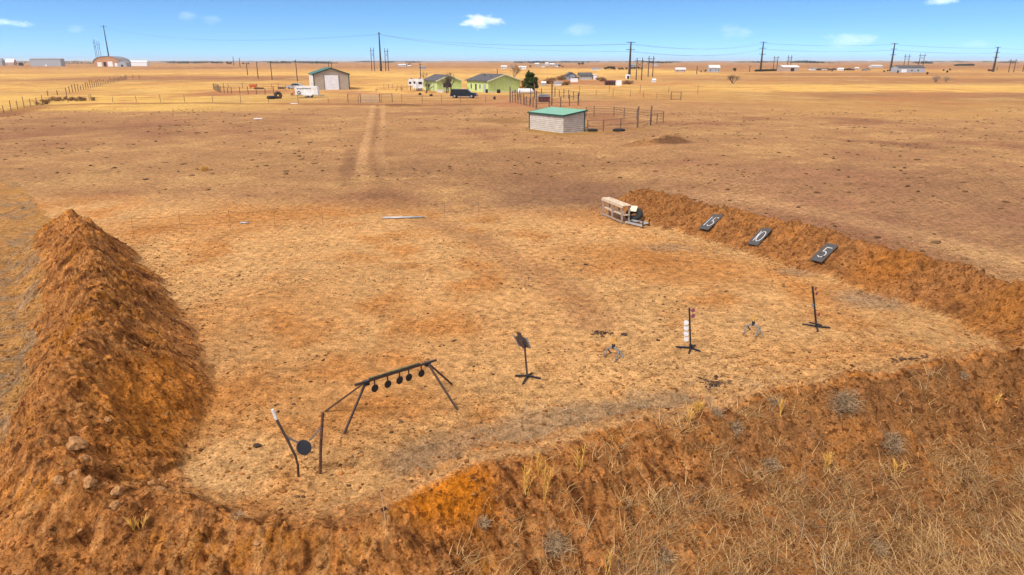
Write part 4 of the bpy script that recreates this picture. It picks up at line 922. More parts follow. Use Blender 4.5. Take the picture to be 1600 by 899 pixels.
fence('wire_fence', 'crowded crooked post fence climbing across the golden field at the left', [(75, 151), (104, 147.5), (160, 134), (198, 125), (218, 124)], 5.0, 1.7, (.5, .9), .11, .014, jitter=.35)
fence('wire_fence', 'pale wire fence beyond the shed pen, ending at a wooden brace', [(905, 151), (985, 152.5), (1048, 155.5)], 4.6, 1.4, (.35, .65, .95), .05, .012, jitter=.2)
fence('wire_fence', 'farther wire fence across the pasture beyond the corral', [(905, 145), (1000, 146), (1090, 147)], 9, 1.5, (.4, .9), .06, .012, jitter=.25)
fence('brace_fence', 'wooden brace of three posts standing alone in the pasture', [(1048.5, 157), (1063.5, 157)], 1.6, 1.75, (.93, .1), .09, .05)
fence('plank_pen', 'low rusty rail pen left of the white trailer', [(334, 141), (345, 145.5), (362, 147.2), (428, 148.5)], 3.0, 1.6, (.4, .9), .09, .03, M['rail'], jitter=.2)
fence('plank_pen', 'back rail of the rusty pen below the power poles', [(334, 141), (357, 138), (425, 139.5), (458, 142)], 5.0, 1.5, (.4, .9), .07, .025, M['rail'], jitter=.2)
fence('yard_fence', 'broken fence of thin stakes beside the parked camper', [(600, 139), (636, 141.5), (660, 142.5)], 3.2, 1.3, (.5,), .05, .012, jitter=.4)
# --- gate with two short fences
p0, p1, p2, p3 = [G(a, 161.3) for a in (544, 563.5, 594, 613)]
fence('pipe_fence', 'short pipe fence at the left of the metal gate', [(544, 160.5), (563.5, 161)], 3, 1.75, (.95,), .07, .04, M['rail']); fence('pipe_fence', 'short pipe fence at the right of the metal gate', [(593.5, 161), (613, 160.5)], 3, 1.75, (.95,), .07, .04, M['rail'])
a, c = G(565, 161.8), G(592, 161.8); t = T('field_gate', 'wide galvanised metal gate between two short pipe fences', 'gate', a)
for zz_ in (.25, .5, .75, 1.0, 1.25, 1.45): t.part('bar', MB().tube([a + UP * zz_, c + UP * zz_], .022, 6), M['galv'])
for k in (0, .5, 1): t.part('upright', MB().tube([a.lerp(c, k) + UP * .2, a.lerp(c, k) + UP * 1.5], .03 + .03 * (k == .5), 6), M['galv'])
# --- black rubber tubs
for (px, py, r_, lab) in [(926, 205.8, .5, 'black rubber feed tub close to the shed corner'), (967, 205.6, .62, 'black rubber feed tub by the pen fence, farther from the shed')]:
    p = G(px, py); tag(MB().torus(p + UP * .12, UP, r_, .12, 24, 8, 1.2).disc(p + UP * .04, UP, r_, .06, 24).build('feed_tub', M['rubber'], None, p), lab, 'tub')
# --- propane tank
p = G(820.5, 149.2); t = T('propane_tank', 'white horizontal propane tank in front of the pine', 'tank', p); ex = Vector((1, -.05, 0)).normalized()
pr_ = []; rs_ = []
for k in range(13):
    u = -2.1 + 4.2 * k / 12; d = max(0, abs(u) - 1.6) / .5; pr_.append(p + ex * u + UP * .95); rs_.append(.58 * math.sqrt(max(0.02, 1 - min(d, 1) ** 2)))
t.part('shell', MB().tube(pr_, rs_, 20), M['white'], None, True)
for u in (-1.1, 1.1): t.part('cradle', MB().box(p + ex * u + UP * .2, (.18, .8, .5), (ex, Vector((-ex.y, ex.x, 0)), UP)), M['greywall'])
t.part('dome', MB().tube([p + UP * 1.5, p + UP * 1.72], .18, 12), M['greysteel'])
# --- red feeder in the corral
p = G(850, 160); t = T('hay_feeder', 'dull red feeder with a dark top inside the corral', 'feeder', p)
t.part('bin', MB().hull8([p + Vector((x_, y_, .15)) for x_, y_ in ((-1.1, -.5), (1.1, -.5), (1.1, .5), (-1.1, .5))], [p + Vector((x_, y_, 1.0)) for x_, y_ in ((-1.25, -.7), (1.25, -.7), (1.25, .7), (-1.25, .7))]), M['redbrown'])
t.part('lid', MB().prism([(-1.3, 1.02), (1.3, 1.02), (1.0, 1.55), (-1.0, 1.55)], p - Vector((0, .75, 0)), Vector((1, 0, 0)), UP, Vector((0, 1, 0)), 1.5), M['greyroof'])
for s_ in (-1, 1): t.part('skid', MB().beam(p + Vector((-1.3, .5 * s_, .07)), p + Vector((1.3, .5 * s_, .07)), .12), M['rail'])
# --- vehicles
def wheel(t, c, ax, r, w_=.24, rim='chrome', nm='wheel'):
    o = t.part(nm, MB().torus(c, ax, r * .74, r * .27, 24, 10, 1.35 * w_ / .32), M['rubber'], None, True)
    t.part('rim', MB().disc(c, ax, r * .52, w_ * .9, 18), M[rim], o); return o
def car(name, lab, cat, p, yaw, L_, body, glasspoly, bodypoly, W_=1.9, m='suv', wr=.38, wx=(.17, .82), roofm=None, rack=False):
    """side profile polygons in metres: x along the length, z up"""
    ex = Vector((math.cos(yaw), math.sin(yaw), 0)); ey = Vector((-ex.y, ex.x, 0)); t = T(name, lab, cat, p); o = p - ex * L_ / 2
    t.part('body', MB().prism(bodypoly, o - ey * W_ / 2, ex, UP, ey, W_), M[m])
    inset = .10; gp = [o + ex * a + UP * c for a, c in glasspoly]
    cab = MB().prism(glasspoly, o - ey * (W_ / 2 - inset), ex, UP, ey, W_ - 2 * inset); t.part('cabin', cab, M[roofm or m])
    cx = sum(a for a, c in glasspoly) / len(glasspoly); cz = sum(c for a, c in glasspoly) / len(glasspoly)
    for s_ in (-1, 1):
        x0 = min(a for a, c in glasspoly); x1 = max(a for a, c in glasspoly); zb = min(c for a, c in glasspoly) ; zt = max(c for a, c in glasspoly)
        tp = [a for a, c in glasspoly if c > zt - .05]; ta, tb_ = min(tp), max(tp); n_ = 3
        for k in range(n_):
            def bx_(f): return x0 + .12 + (x1 - x0 - .24) * f
            def tx_(f): return ta + .05 + (tb_ - ta - .1) * f
            f0, f1_ = k / n_ + .015, (k + 1) / n_ - .015
            t.part('window', MB().prism([(bx_(f0), zb + .06), (bx_(f1_), zb + .06), (tx_(f1_), zt - .1), (tx_(f0), zt - .1)], o + ey * s_ * (W_ / 2 - inset + .004) - ey * .01, ex, UP, ey, .02), M['glass'])
    fx = [a for a, c in glasspoly if c < zb + .05]; xf = max(fx)
    a0_, a1_ = Vector((xf, 0, zb + .06)), Vector((tb_, 0, zt - .08)); 
    ws = MB(); off = .015
    ws.hull8([o + ex * (a0_.x + off) + UP * a0_.z - ey * (W_ / 2 - .2), o + ex * (a0_.x + off) + UP * a0_.z + ey * (W_ / 2 - .2), o + ex * (a1_.x + off) + UP * a1_.z + ey * (W_ / 2 - .28), o + ex * (a1_.x + off) + UP * a1_.z - ey * (W_ / 2 - .28)],
             [o + ex * (a0_.x + off + .02) + UP * a0_.z - ey * (W_ / 2 - .2), o + ex * (a0_.x + off + .02) + UP * a0_.z + ey * (W_ / 2 - .2), o + ex * (a1_.x + off + .02) + UP * (a1_.z + .01) + ey * (W_ / 2 - .28), o + ex * (a1_.x + off + .02) + UP * (a1_.z + .01) - ey * (W_ / 2 - .28)])
    t.part('windscreen', ws, M['glass'])
    for f in wx:
        for s_ in (-1, 1): wheel(t, o + ex * L_ * f + ey * s_ * (W_ / 2 - .06) + UP * wr, ey, wr)
    for s_ in (-1, 1):
        t.part('headlight', MB().box(o + ex * (L_ - .06) + ey * s_ * (W_ / 2 - .25) + UP * .85, (.16, .4, .2), (ex, ey, UP)), M['lamp'])
        t.part('mirror', MB().box(o + ex * (xf - .45) + ey * s_ * (W_ / 2 + .06) + UP * (zb + .12), (.1, .22, .18), (ex, ey, UP)), M[m])
    for u in (-.02, L_ + .02): t.part('bumper', MB().box(o + ex * u + UP * .52, (.16, W_ - .06, .26), (ex, ey, UP)), M['greysteel'])
    for s_ in (-1, 1): t.part('running_board', MB().box(o + ex * L_ * .5 + ey * s_ * (W_ / 2 + .06) + UP * .36, (L_ * .42, .14, .07), (ex, ey, UP)), M['chrome'])
    return t
p = G(725, 153.8); LS = 6.0
car('parked_car', 'dark navy large estate car parked in the yard before the green houses', 'car', p, math.radians(-7), LS, None,
    [(.12, 1.18), (4.55, 1.18), (3.85, 1.92), (.35, 1.95)], [(0, .42), (.55, .38), (5.3, .38), (5.98, .45), (6.0, .85), (5.85, 1.08), (4.5, 1.22), (.05, 1.22), (0, .8)], 2.0, 'suv', .41)
p = G(462, 140)
car('parked_car', 'silver car with dark glass parked behind the white trailer', 'car', p, math.radians(172), 5.4, None,
    [(.7, 1.05), (4.1, 1.05), (3.1, 1.72), (1.5, 1.75)], [(0, .40), (5.2, .36), (5.4, .5), (5.3, .85), (4.2, 1.05), (.5, 1.1), (0, .95)], 1.85, 'silver', .36)
# horse trailer
p = G(481, 153.2); yaw = math.radians(184); ex = Vector((math.cos(yaw), math.sin(yaw), 0)); ey = Vector((-ex.y, ex.x, 0)); LT = 5.2
t = T('horse_trailer', 'white livestock trailer with slatted windows and a spare wheel', 'trailer', p); o = p - ex * LT / 2
t.part('box', MB().prism([(0, .55), (LT, .55), (LT, 2.3), (LT - .25, 2.55), (.35, 2.55), (.1, 2.2)], o - ey * 1.0, ex, UP, ey, 2.0), M['trailer'])
for s_ in (1, -1):
    for k in range(9): t.part('slat_window', MB().box(o + ex * (1.7 + .36 * k) + ey * s_ * 1.006 + UP * 2.02, (.24, .02, .24), (ex, ey, UP)), M['glass'])
    t.part('fender', MB().prism([(1.3, .5), (1.4, .95), (3.1, .95), (3.3, .5)], o + ey * s_ * 1.0, ex, UP, ey * s_, .22), M['trailer'])
    for u in (1.85, 2.7): wheel(t, o + ex * u + ey * s_ * 1.05 + UP * .36, ey, .36)
    t.part('side_strip', MB().box(o + ex * LT / 2 + ey * s_ * 1.008 + UP * .62, (LT - .1, .02, .1), (ex, ey, UP)), M['greysteel'])
o_ = t.part('spare_wheel', MB().torus(o + ex * (LT - .9) + ey * 1.08 + UP * 1.15, ey, .28, .1, 20, 8, 1.2), M['rubber']); t.part('rim', MB().disc(o + ex * (LT - .9) + ey * 1.08 + UP * 1.15, ey, .2, .08, 16), M['white'], o_)
t.part('coupling', MB().beam(o + ex * LT + ey * .7 + UP * .6, o + ex * (LT + 1.3) + UP * .5, .1).beam(o + ex * LT - ey * .7 + UP * .6, o + ex * (LT + 1.3) + UP * .5, .1), M['rust'])
t.part('ramp', MB().box(o - ex * .6 + UP * .5, (1.2, 1.9, .1), (ex, ey, UP)), M['greysteel'])
p = G(457, 148.5); t = T('tow_hitch', 'red orange implement in front of the white trailer', 'implement', p); t.part('arm', MB().beam(p + UP * .3, p + Vector((1.4, .2, 1.1)), .35), M['orange']); t.part('leg', MB().beam(p + Vector((.9, 0, 0)), p + Vector((.9, .1, .9)), .15), M['rust']); t.part('foot', MB().box(p + Vector((-.1, 0, .12)), (.5, .5, .24)), M['black'])
# camper
p = G(650.5, 142.6); yaw = math.radians(186); ex = Vector((math.cos(yaw), math.sin(yaw), 0)); ey = Vector((-ex.y, ex.x, 0))
t = T('camper', 'white camper with dark windows parked left of the small green house', 'camper', p); LC = 4.2; o = p - ex * LC / 2
t.part('body', MB().prism([(0, .7), (LC * .72, .7), (LC * .72, 1.5), (LC, 1.5), (LC + .1, 2.5), (LC - .2, 3.2), (0, 3.2)], o - ey * 1.2, ex, UP, ey, 2.4), M['trailer'])
for (u, z_, ww, hh) in ((.9, 2.15, 1.0, .7), (2.5, 2.3, .5, .6), (3.7, 2.2, .6, .6)):
    t.part('window', MB().box(o + ex * u + ey * 1.21 + UP * z_, (ww, .03, hh), (ex, ey, UP)), M['glass'])
t.part('door', MB().box(o + ex * 1.85 + ey * 1.21 + UP * 1.6, (.6, .03, 1.6), (ex, ey, UP)), M['whitedirty'])
for s_ in (-1, 1):
    for u in (.9, 1.7): wheel(t, o + ex * u + ey * s_ * 1.1 + UP * .38, ey, .38)
    t.part('landing_leg', MB().beam(o + ex * (LC - .5) + ey * s_ * .9, o + ex * (LC - .5) + ey * s_ * .9 + UP * 1.5, .1), M['black'])
for u in (1.0, 3.4): t.part('roof_unit', MB().box(o + ex * u + UP * 3.33, (.7, .7, .26), (ex, ey, UP)), M['greysteel'])
# old tyre and brush beside the trailer
p = G(435, 155); nv_ = Vector((.55, -1, .35)).normalized(); t = T('tractor_tyre', 'huge worn tractor tyre leaning among straw left of the trailer', 'tyre', p); t.part('tread', MB().torus(p + UP * .75, nv_, .55, .36, 28, 10, 1.2), mat('dusty_rubber', (.07, .045, .03), .9, 0, .3, 3)); t.part('bead', MB().torus(p + UP * .75, nv_, .42, .08, 24, 6, 3), M['rubber'])
p = G(424, 155.5); t = T('tractor_tyre', 'dark tractor tyre lying flat left of the leaning one', 'tyre', p); t.part('tread', MB().torus(p + UP * .35, UP, .65, .33, 28, 10, 1.1), M['rubber']); t.part('bead', MB().torus(p + UP * .5, UP, .4, .06, 24, 6, 2), M['rust'])
p = G(395.5, 139); t = T('feed_trough', 'orange red feed trough in the rusty pen', 'trough', p); t.part('bin', MB().hull8([p + Vector((x_, y_, .3)) for x_, y_ in ((-.9, -.3), (.9, -.3), (.9, .3), (-.9, .3))], [p + Vector((x_, y_, 1.2)) for x_, y_ in ((-1.1, -.5), (1.1, -.5), (1.1, .5), (-1.1, .5))]), M['orange'])
for s_ in (-1, 1): t.part('leg', MB().box(p + Vector((.8 * s_, 0, .15)), (.15, .6, .3)), M['rust'])
for (px, py, w_, lab) in [(405, 140, 3.0, 'dark heap of scrap beside the orange trough'), (440, 139.5, 2.2, 'dark brush heap left of the silver car')]:
    p = G(px, py); me = CM[2].copy(); me.materials.clear(); me.materials.append(M['darkclod']); o = bpy.data.objects.new('scrap_heap', me); C.objects.link(o); o.location = p + UP * .1; o.scale = (w_ * .6, .7, .45); tag(o, lab, 'heap')
for (px, py, w_, lab) in [(460, 163.4, 1.0, 'white scrap on the dark verge below the trailer'), (404, 187.3, .9, 'flat white scrap alone on the field'), (668, 0, 0, '')]:
    if not w_: continue
    p = G(px, py); tag(MB().prism([(-w_ * .7, -.2), (-.1, -.32), (w_ * .7, -.15), (w_ * .5, .25), (-w_ * .4, .3)], p + UP * .06, Vector((1, 0, 0)), Vector((0, 1, 0)), UP, .10).build('scrap_sheet', M['white'], None, p), lab, 'scrap')
for (px, py, r_, lab) in [(656, 149, .4, 'small dark lump in the yard below the camper'), (673.5, 151, .4, 'small dark lump in the yard left of the dark car'), (772.5, 156, .3, 'dark upright stump by the wire fence')]:
    p = G(px, py); me = CM[1].copy(); me.materials.clear(); me.materials.append(M['darkclod']); o = bpy.data.objects.new('dark_lump', me); C.objects.link(o); o.location = p + UP * r_ * .5; o.scale = (r_, r_, r_ * (2 if px > 700 else .9)); tag(o, lab, 'lump')

# ---------------------------------------------------------------- trees
def leaf_cloud(cl, n, size, name, m, parent=None, loc=None, drop=.25):
    """cl: list of (centre, radii); small random leaf quads through the volume"""
    cs = np.array([tuple(c) for c, r in cl]); rs = np.array([tuple(r) for c, r in cl]); k = RNG.integers(0, len(cl), n)
    d = RNG.normal(size=(n, 3)); d /= np.linalg.norm(d, axis=1)[:, None]; p = cs[k] + d * rs[k] * (RNG.random((n, 1)) ** .45)
    a = RNG.normal(size=(n, 3)); a /= np.linalg.norm(a, axis=1)[:, None]; b2 = np.cross(a, RNG.normal(size=(n, 3))); b2 /= np.linalg.norm(b2, axis=1)[:, None]
    s_ = size * RNG.uniform(.5, 1.3, (n, 1)); V = np.stack([p - a * s_ - b2 * s_ * .4, p + a * s_ - b2 * s_ * .3, p + a * s_ + b2 * s_ * .4, p - a * s_ * .8 + b2 * s_ * .3], 1).reshape(-1, 3)
    o0 = np.array(tuple(loc)) if loc is not None else 0
    tone = np.clip(RNG.random(n) * .6 + .4 * _h(k.astype(float), k * 0., 3), 0, 1)
    o = rawmesh(name, V - o0, np.arange(n * 4).reshape(-1, 4), m, np.repeat(tone, 4)); 
    if parent: o.parent = parent
    return o
def branches(mb, p, d, L_, r, lv, sp=.55):
    q = p + d * L_ * .5 + Vector((random.uniform(-1, 1), random.uniform(-1, 1), random.uniform(-.2, .4))) * L_ * .07; e = p + d * L_
    mb.tube([p, q, e], [r, r * .8, r * .6], 5 if lv > 1 else 3)
    if lv == 0: return
    for k in range(random.choice((2, 3, 3)) + (lv > 2)):
        nd_ = (d + Vector((random.uniform(-1, 1), random.uniform(-1, 1), random.uniform(-.25, .6))) * sp * 1.25).normalized()
        branches(mb, p.lerp(e, random.uniform(.45, 1)), nd_, L_ * random.uniform(.55, .8), r * .55, lv - 1, sp)
def bare_tree(p, h, lv, lab, stems=1, name='bare_tree', sp=.55, m='darktwig', group=None, r=None):
    t = T(name, lab, 'tree' if name == 'bare_tree' else 'shrub', p, group); a = MB(); b2 = MB(); r = r or h * .022
    for s_ in range(stems):
        d = Vector((random.uniform(-1, 1), random.uniform(-1, 1), 0)) * (.1 if stems == 1 else .7) + UP; d.normalize(); top = p + d * h * .3
        a.tube([p + Vector((random.uniform(-.1, .1), 0, -.1)) * (stems > 1) * 3, top], [r * 1.4, r], 7)
        for k in range(3 + (stems == 1) * 2):
            nd_ = (d + Vector((random.uniform(-1, 1), random.uniform(-1, 1), random.uniform(-.2, .5))) * sp * 1.3).normalized(); branches(b2, p.lerp(top, random.uniform(.6, 1)), nd_, h * .32, r * .62, lv, sp)
    t.part('trunk', a, M[m]); t.part('crown', b2, M[m]); return t
p = G(828, 146.5); t = T('pine_tree', 'dense green pine with a ragged crown beside the larger green house', 'tree', p)
t.part('trunk', MB().tube([p - UP * .2, p + UP * 2.2, p + Vector((.2, 0, 4.4))], [.2, .15, .05], 8), M['bark'])
cl = []
for k in range(70):
    z_ = random.uniform(.9, 4.9); rr_ = 2.45 * (1 - ((z_ - 1.6) / 3.9) ** 2 * .95) ** .5 if z_ > 1.6 else 2.1 * (.55 + .45 * (z_ - .9) / .7)
    a = random.uniform(0, 6.28); q_ = rr_ * random.uniform(.15, .82); cl.append((p + Vector((math.cos(a) * q_ + .15 * z_ * .3, math.sin(a) * q_, z_)), (random.uniform(.4, .75), random.uniform(.4, .75), random.uniform(.35, .6))))
cl += [(p + Vector((-.3, 0, 5.1)), (.35, .35, .35)), (p + Vector((-.35, 0, 5.5)), (.16, .16, .3))]
leaf_cloud(cl, 24000, .12, 'crown', M['needle'], t.o, p)
lb = MB()
for k in range(9):
    a = random.uniform(0, 6.3); lb.tube([p + UP * random.uniform(.8, 3), p + Vector((math.cos(a) * 1.3, math.sin(a) * 1.3, random.uniform(1.4, 3.8)))], [.06, .02], 5)
t.part('limb', lb, M['bark'])
p = G(816.5, 145.8); t = T('rusty_shrub', 'orange brown shrub squeezed between the green house and the pine', 'shrub', p); t.part('trunk', MB().tube([p - UP * .1, p + UP * .9], [.08, .05], 6), M['bark'])
leaf_cloud([(p + Vector((random.uniform(-.5, .5), random.uniform(-.4, .4), random.uniform(1.0, 2.9))), (.5, .5, .45)) for k in range(9)], 1800, .11, 'crown', M['rustleaf'], t.o, p)
bare_tree(G(698, 146.5), 4.6, 4, 'bare many branched tree standing before the dark window of the small green house', 3)
bare_tree(G(705, 145.5), 6.0, 3, 'slim upright bare tree right of the dark window', 1)
bare_tree(G(665, 146.5), 3.4, 4, 'low bare tree at the left corner of the small green house', 3)
bare_tree(G(664, 130), 5.0, 3, 'distant bare tree in the golden field above the camper', 1, m='twig')
bare_tree(G(803, 126), 7.5, 4, 'grey bare tree behind the roof of the larger green house', 3, m='twig')
bare_tree(G(1145, 131.5), 4.2, 4, 'lone brown bare shrub in the pasture at the right', 4, 'bare_shrub', .9)
bare_tree(G(1462, 129), 3.6, 4, 'broad pale bare thicket in the pasture at the far right', 16, 'bare_shrub', 1.5, 'paletwig', r=.035)
bare_tree(G(1478, 129), 3.2, 4, 'right half of the pale thicket, lower and thinner', 12, 'bare_shrub', 1.5, 'paletwig', r=.03)
for (px, py, h_, lab) in [(619, 143, 1.0, 'weedy clump left of the camper'), (628, 142.5, 1.4, 'taller weedy clump beside the camper'), (560, 141, .8, 'small dry clump right of the metal barn'), (588, 143, .9, 'small dry clump between barn and camper')]:
    bare_tree(G(px, py), h_, 2, lab, 4, 'bare_shrub', .8, 'twig', r=.03)
# brushy corner where the fences meet
for i, (px, py, w_) in enumerate([(78, 160, 3), (92, 157, 3.4), (100, 156.5, 3.6), (108, 157, 3), (118, 157.5, 3), (132, 158, 2.4), (70, 164, 2.2)]):
    p = G(px, py); leaf_cloud([(p + Vector((random.gauss(0, w_ * .4), random.gauss(0, .8), random.uniform(0, .35))), (w_ * random.uniform(.1, .3), .5, random.uniform(.15, .6))) for k in range(7)], 330, .13, 'brush_clump', M['brush'] if 'brush' in M else M.setdefault('brush', mat_tone('dead_brush', (.12, .06, .035), (.30, .17, .08))))
    o = bpy.context.scene.collection.objects[-1]; tag(o, ['low brown brush where the fences meet', 'thick brown brush below the crooked fence', 'tallest brown brush clump at the fence corner', 'brown brush right of the tallest clump', 'brown brush trailing right along the fence', 'last low brush clump before the long wire fence', 'leftmost brush clump on the dipping fence'][i], 'brush')

# ---------------------------------------------------------------- power lines
def hgt_at(px, py_top, p):
    q = U(px, py_top, p.y); return q.z - p.z
towers = []
def ground_at(px, py, dist=None): return G(px, py)
for i, (px, pyb, pyt, arms, lab) in enumerate([(172.5, 104, 40, 0, 'tall leaning steel pole behind the arched barn at the far left'), (595.5, 112, 51, 0, 'tall dark steel pole between two lattice pairs, seen end on'), (983, 123, 66, 2, 'tall steel pole with crossarms above the white box van'),
        (1188, 112.5, 66, 3, 'steel pole with three crossarms beside the long barn'), (1391, 112, 68, 3, 'steel pole with three crossarms left of the grey farmhouse'), (1551.5, 113, 74, 3, 'steel pole with crossarms nearest the right edge of the photo')]):
    p = G(px, pyb); hh = hgt_at(px, pyt, p); t = T('transmission_pole', lab, 'power pole', p, 'steel transmission poles'); k = p.y / 700
    t.part('shaft', MB().tube([p - UP * .5, p + UP * hh], [1.0 * k ** .5, .45 * k ** .5], 10), M['steelpole'])
    aw = hh * .13; tops = []
    for j in range(max(arms, 1)):
        z_ = hh * (.985 - .2 * j) if arms else hh * .97; ad = Vector((1, .15, 0)).normalized() if arms else Vector((.12, 1, 0)).normalized()
        t.part('crossarm', MB().beam(p + UP * z_ - ad * aw, p + UP * z_ + ad * aw, .42 * k ** .5, .36 * k ** .5), M['steelpole'])
        tops.append((p + UP * (z_ - .8) - ad * aw * .95, p + UP * (z_ - .8) + ad * aw * .95))
    towers.append((p, hh, tops))
def wires(name, lab, runs, sag, r):
    t = T(name, lab, 'power line', runs[0][0])
    for a, c in runs:
        L_ = (c - a).length; t.part('wire', MB().tube([a.lerp(c, k / 14) - UP * sag * L_ * 4 * (k / 14) * (1 - k / 14) for k in range(15)], r, 3), M['wire'])
for i in range(5):
    a, c = towers[i][2], towers[i + 1][2]; rr_ = []
    for j in range(3):
        ja = min(j, len(a) - 1); jc = min(j, len(c) - 1)
        rr_.append((a[ja][0], c[jc][0])); rr_.append((a[ja][1], c[jc][1]))
    wires('power_line', ['sagging wires from the leftmost steel pole to the end on pole', 'sagging wires above the green houses', 'wires from the pole with the white van to the long barn', 'wires above the long barn and farmyard', 'wires running to the pole at the right edge'][i], rr_[:4], .012, .05)
e_ = towers[0][2][0]; wires('power_line', 'wires leaving the photo at the left edge', [(e_[0], e_[0] + Vector((-260, -40, -4)))], .012, .05)
e_ = towers[-1][2]; wires('power_line', 'wires leaving the photo at the right edge', [(e_[0][1], e_[0][1] + Vector((300, 30, 0))), (e_[1][1], e_[1][1] + Vector((300, 30, 0)))], .012, .05)
labsH = ['left lattice pair behind the leftmost steel pole', 'right lattice pair behind the leftmost steel pole', 'lattice pair just left of the end on steel pole', 'lattice pair just right of the end on steel pole', 'twin poles just right of the pole with the white van', 'twin poles between the white van and the brown pasture', 'twin poles left of the long barn', 'twin poles directly behind the long barn', 'twin poles left of the grey farmhouse', 'twin poles above the grey farmhouse', 'twin poles near the right edge of the photo']
for i, (x0, x1, pyb, pyt) in enumerate([(152.5, 154.5, 103, 62), (157.5, 160.5, 103, 65), (582, 584.5, 111.5, 75), (603.5, 606.5, 111.5, 76), (995, 1001, 126, 91), (1013, 1019, 121, 88), (1208, 1213.5, 110, 88), (1229.5, 1234.5, 110, 87), (1411, 1417.5, 110, 85), (1434, 1441, 110, 84), (1575.5, 1583.5, 114, 93)]):
    p = G((x0 + x1) / 2, pyb); hh = hgt_at((x0 + x1) / 2, pyt, p); a = U(x0, pyb, p.y); c = U(x1, pyb, p.y); t = T('twin_pole_tower', labsH[i], 'power pole', p, 'twin pole towers'); k = p.y / 600
    hw = max((c.x - a.x) / 2, 1.2); a = p - Vector((hw, 0, 0)); c = p + Vector((hw, 0, 0))
    for s_ in (a, c): t.part('leg', MB().tube([s_ - UP * .4, s_ + UP * hh], [.34 * k ** .5, .22 * k ** .5], 6), M['polewood'])
    t.part('crossarm', MB().beam(a + UP * hh * .86 - Vector((hw * .7, 0, 0)), c + UP * hh * .86 + Vector((hw * .7, 0, 0)), .35 * k ** .5), M['polewood'])
    br = MB().beam(a + UP * hh * .62, c + UP * hh * .80, .16); br.beam(c + UP * hh * .62, a + UP * hh * .80 + Vector((0, .3, 0)), .16); t.part('brace', br, M['polewood'])
for i, (px, pyb, pyt, lab) in enumerate([(464.8, 128, 94, 'tallest wooden pole left of the metal barn'), (425.3, 126, 96, 'wooden pole between the two tall ones by the farm track'), (403.5, 123.5, 97, 'shorter wooden pole farther up the farm track'), (387, 118, 99, 'small far wooden pole on the farm track'), (375.3, 106, 91, 'tiny wooden pole near the far tree line'), (365.5, 103, 89, 'tiniest far pole beside the dark tree line'),
        (514, 108.5, 99, 'thin pole behind the barn roof'), (518.5, 109, 100, 'short post behind the barn ridge'), (657.5, 130, 100, 'thin pole in the field above the camper'), (777, 117, 108, 'thin pole behind the roof of the larger green house'), (1088.5, 116.5, 104, 'thin pole in the right pasture'), (1171, 113, 103, 'short pole left of the hedge'), (1557.5, 111, 106.5, 'short post right of the last crossarm pole'), (1598, 113, 95, 'pole at the very right edge')]):
    p = G(px, pyb); hh = max(hgt_at(px, pyt, p), 2); k = max(p.y / 250, .8); t = T('wooden_pole', lab, 'utility pole', p, 'wooden utility poles'); t.part('shaft', MB().tube([p - UP * .3, p + UP * hh], [.17 * k ** .8, .12 * k ** .8], 7), M['polewood'])
    t.part('crossarm', MB().beam(p + UP * hh * .94 - Vector((.2, 1.1, 0)), p + UP * hh * .94 + Vector((.2, 1.1, 0)), .14), M['polewood'])

# ---------------------------------------------------------------- far farms
def far_house(name, lab, cat, x0, x1, pyb, hp, roof_frac, wall, roof, ridge='width', depth=None, wins=2, kind='w', over=.4, group=None):
    """x0..x1 px, hp total height px"""
    N = G(x0, pyb); R = Vector((U(x1, pyb, N.y).x, N.y, 0)); h_ = hp / F * N.y / math.cos(TH) ** 2 * 1.0; w = (R - N).length
    h_ = max(h_, 1.3); op = []
    for k in range(wins):
        u = w * (k + .5) / wins; ww = min(1.6, w / wins * .5) if kind == 'w' else min(3.2, w / wins * .6)
        op.append(('f', u, ww, .9 if kind == 'w' else 0, min(h_ * (1 - roof_frac) * .85, 2.3 if kind == 'w' else 3), kind if k % 3 != 1 or kind != 'w' else 'd'))
    return building(name, lab, cat, N, R, depth or w * .6, h_ * (1 - roof_frac), h_ * roof_frac, wall, roof, ridge, group, over, openings=op)
far_house('long_barn', 'long low pale grey metal building on the left skyline', 'building', 48, 96, 104.3, 10, .12, M['greywall'], M['greyroof'], 'width', 12, 1, 'g')
far_house('farm_house', 'grey roofed house at the far left edge of the skyline', 'house', -8, 4, 103, 9, .45, M['greywall'], M['greyroof'])
far_house('farm_house', 'pale hazy roofed house second from the left edge', 'house', 9, 22, 102.5, 8, .55, M['tanwall'], M['whiteroof'])
p = G(32.5, 103); far_house('farm_truck', 'dark truck beside the long grey building', 'truck', 29.5, 35.5, 103.3, 4, .3, M['black'], M['glass'], 'depth', 3, 0, over=0)
# arched barn
N = G(147, 104.8); Wb = U(187, 104.8, N.y).x - N.x; t = T('arched_barn', 'arched roof barn with an orange front on the left skyline', 'barn', N); zb = gz(N.x, N.y, False) - .2; o = Vector((N.x, N.y, zb)); e = Vector((1, .1, 0)).normalized(); n = Vector((-e.y, e.x, 0)); hb_ = 13.5 / F * N.y * 1.1
arc = [(0, 0), (Wb, 0)] + [(Wb / 2 + Wb / 2 * math.cos(a), hb_ * .35 + hb_ * .62 * math.sin(a)) for a in [PI * k / 12 for k in range(13)]]
t.part('wall', MB().prism(arc, o, e, UP, n, Wb * .9), M['orange'] if False else mat('orange_boards', (.52, .27, .14), .7, 0, .15, .4))
rb = MB()
for k in range(12):
    a, c = PI * k / 12, PI * (k + 1) / 12; f = lambda a, s_: (Wb / 2 + Wb / 2 * s_ * math.cos(a), hb_ * .35 + hb_ * .62 * s_ * math.sin(a))
    rb.prism([f(a, 1.01), f(c, 1.01), f(c, 1.07), f(a, 1.07)], o - n * .6, e, UP, n, Wb * .9 + 1.2)
t.part('roof', rb, M['greyroof'])
